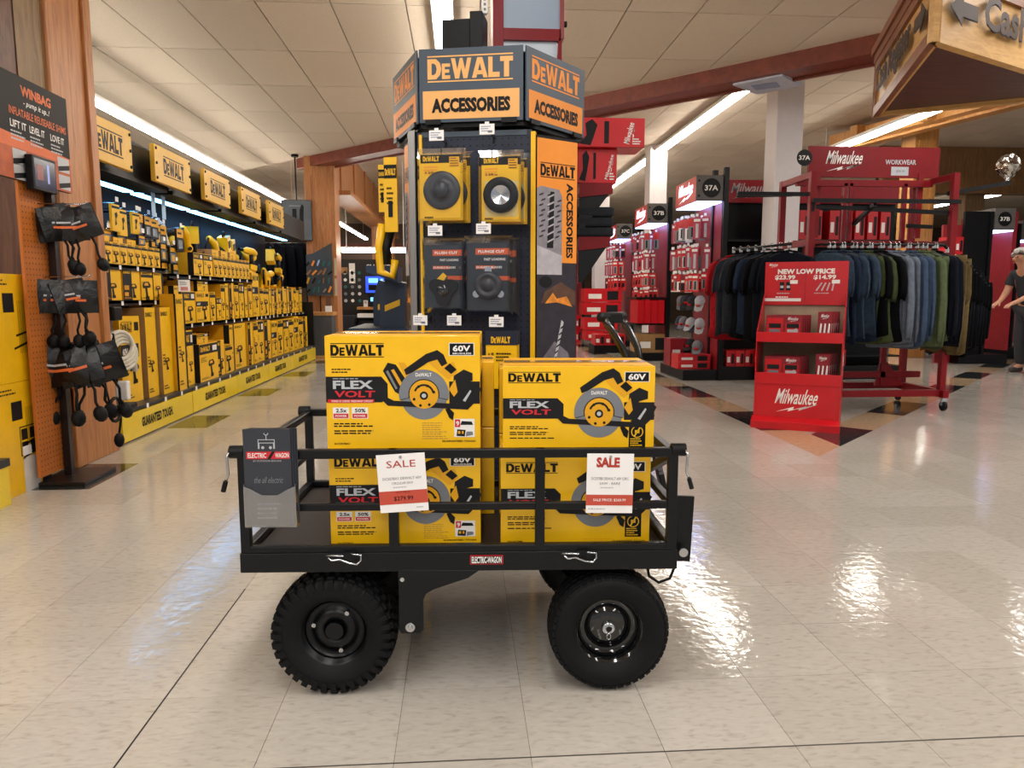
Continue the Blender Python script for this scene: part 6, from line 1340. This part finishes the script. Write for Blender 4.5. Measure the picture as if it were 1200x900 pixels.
# ---------------------------------------------------------------- far right: dark gondola ends and shopper
def dark_end(x, y, w, h, num, nm):
    t = thing('dark_gondola_end', nm, 'shelving', (x, y, 0)); MB().box(0, w, 0, .05, 0, h, DKPEG).build('end_panel', t); MB().box(w-.05, w, -.03, .06, 0, h, BPLA).build('upright', t); MB().box(-.05, w+.3, -.15, .3, 0, .14, BPLA).build('base', t)
    hb = MB().box(w+.01, w+.34, -.04, .5, h-.28, h+.05, GREYM).build('header_box', t); number_disc(hb, (w+.17, -.042, h-.115), (1,0,0), (0,0,1), num, .11); MB().box(w+.02, w+.33, -.03, .48, h-.3, h-.281, LED).build('lamp_panel', hb); MB().box(w+.33, w+.4, -.02, 1.2, .2, h, PEGR).build('side_wall', t)
    for k in range(4): MB().box(-.25, 0, -.02, .02, .5+.38*k, .53+.38*k, WHT).build('shelf_edge', t)
    MB().box(-.3, 0, .06, .1, 0, h-.2, PEGR).build('red_back', t)
    return t
dark_end(7.75, 11.0, .44, 2.34, '37B', 'dark gondola end with 37B sign beyond the workwear rack')
dark_end(9.25, 12.4, .5, 2.3, '37C', 'second dark gondola end behind the bending shopper')
r = random.Random(8)
for i in range(10):
    redstack(7.42+.14*(i % 2), 10.82, [1.68, 1.3, .92, .55, .16][i//2], .12, .2, .26, NTH[i]+' red pack counted downwards beside the dark gondola end', 'red packs by the dark gondola end')

def skin_mesh(name, V, E, R, m, parent, sub=2, root=0):
    me = bpy.data.meshes.new(name); me.from_pydata([Vector(v) for v in V], E, []); me.materials.append(m)
    o = bpy.data.objects.new(name, me); COL.objects.link(o); o.parent = parent
    md = o.modifiers.new('skin', 'SKIN'); md.use_smooth_shade = True
    if not me.skin_vertices: 
        bpy.context.view_layer.objects.active = o
    for i, q in enumerate(me.skin_vertices[0].data): q.radius = (R[i], R[i]) if not isinstance(R[i], tuple) else R[i]; q.use_root = (i == root)
    s = o.modifiers.new('sub', 'SUBSURF'); s.levels = sub; s.render_levels = sub
    return o
SKIN = mat('skin', 'b98468', .5, var=.06); HAIR = mat('grey_hair', 'a9a5a0', .7, var=.25, scale=60, bump=.5); TEE = mat('dark_tee', '20242c', .85, var=.1, scale=30); PANT = mat('dark_trousers', '2a2a30', .85, var=.1, scale=30); SHOE = mat('shoe_dark', '2b2826', .6)
ps = thing('person', 'grey curly-haired person in dark t-shirt and trousers bending over the far shelves', 'person', (7.72, 9.5, 0), rad(12))
V = [(0, 0, .93), (-.03, 0, 1.12), (-.12, 0, 1.3), (-.19, 0, 1.42), (-.235, 0, 1.49), (-.27, 0, 1.56), (-.3, 0, 1.52)]; R = [.135, .13, .14, .06, .055, .092, .07]; E = [(0,1),(1,2),(2,3),(3,4),(4,5),(5,6)]
for s in (-1, 1):
    o = len(V); V += [(-.13, s*.17, 1.335), (-.2, s*.215, 1.1), (-.4, s*.13, .98), (-.47, s*.11, .95)]; R += [.06, .045, .03, .03]; E += [(2, o), (o, o+1), (o+1, o+2), (o+2, o+3)]
    for k in range(4):
        q = len(V); V += [(-.515, s*(.14-.02*k), .935), (-.55, s*(.138-.02*k), .915), (-.565, s*(.136-.02*k), .885)]; R += [.01, .009, .007]; E += [(o+3, q), (q, q+1), (q+1, q+2)]
    q = len(V); V += [(-.47, s*.07, .935), (-.505, s*.055, .915)]; R += [.011, .008]; E += [(o+3, q), (q, q+1)]
    o = len(V); V += [(0, s*.095, .86), (-.03, s*.105, .5), (.03, s*.11, .1), (-.1, s*.115, .04)]; R += [.09, .06, .045, .035]; E += [(0, o), (o, o+1), (o+1, o+2), (o+2, o+3)]
skin_mesh('body', V, E, R, SKIN, ps)
V = [(0, 0, .88), (-.03, 0, 1.12), (-.12, 0, 1.3), (-.165, 0, 1.375)]; R = [.16, .15, .155, .085]; E = [(0,1),(1,2),(2,3)]
for s in (-1, 1): o = len(V); V += [(-.13, s*.175, 1.335), (-.18, s*.205, 1.17)]; R += [.08, .072]; E += [(2, o), (o, o+1)]
skin_mesh('t_shirt', V, E, R, TEE, ps)
V = [(0, 0, .93)]; R = [.15]; E = []
for s in (-1, 1): o = len(V); V += [(0, s*.1, .84), (-.03, s*.108, .5), (.03, s*.11, .09)]; R += [.105, .08, .07]; E += [(0, o), (o, o+1), (o+1, o+2)]
skin_mesh('trousers', V, E, R, PANT, ps)
for s in (-1, 1): skin_mesh('shoe', [(.06, s*.11, .045), (-.06, s*.115, .045), (-.15, s*.12, .035)], [(0,1),(1,2)], [.045, .046, .035], SHOE, ps)
hb = MB(); r = random.Random(2)
for k in range(90):
    t_, q = r.uniform(0, 2.1), r.uniform(0, 6.28); d = Vector((math.sin(t_)*math.cos(q), math.sin(t_)*math.sin(q), math.cos(t_)))
    if d.x < -.3 and d.z < .6 or d.x < .2 and d.z < -.1: continue
    c = Vector((-.262, 0, 1.575))+Vector((d.x*.1, d.y*.09, d.z*.095)); hb.ball(c, r.uniform(.022, .032), HAIR, n=7, k=5)
hb.build('hair', ps)
fc = MB(); fc.ball((-.372, 0, 1.535), .018, SKIN, 1.2, .8, 1, 8, 6); fc.build('nose', ps)
for s in (-1, 1): MB().ball((-.352, s*.034, 1.565), .012, mat('eye', '2a2320', .3), .6, 1, .8, 8, 6).build('eye', ps); MB().ball((-.262, s*.098, 1.545), .026, SKIN, .7, .4, 1.2, 8, 6).build('ear', ps)
MB().ball((-.362, 0, 1.49), .02, mat('lips', '8a5048', .5), .5, 1.1, .35, 8, 6).build('mouth', ps)
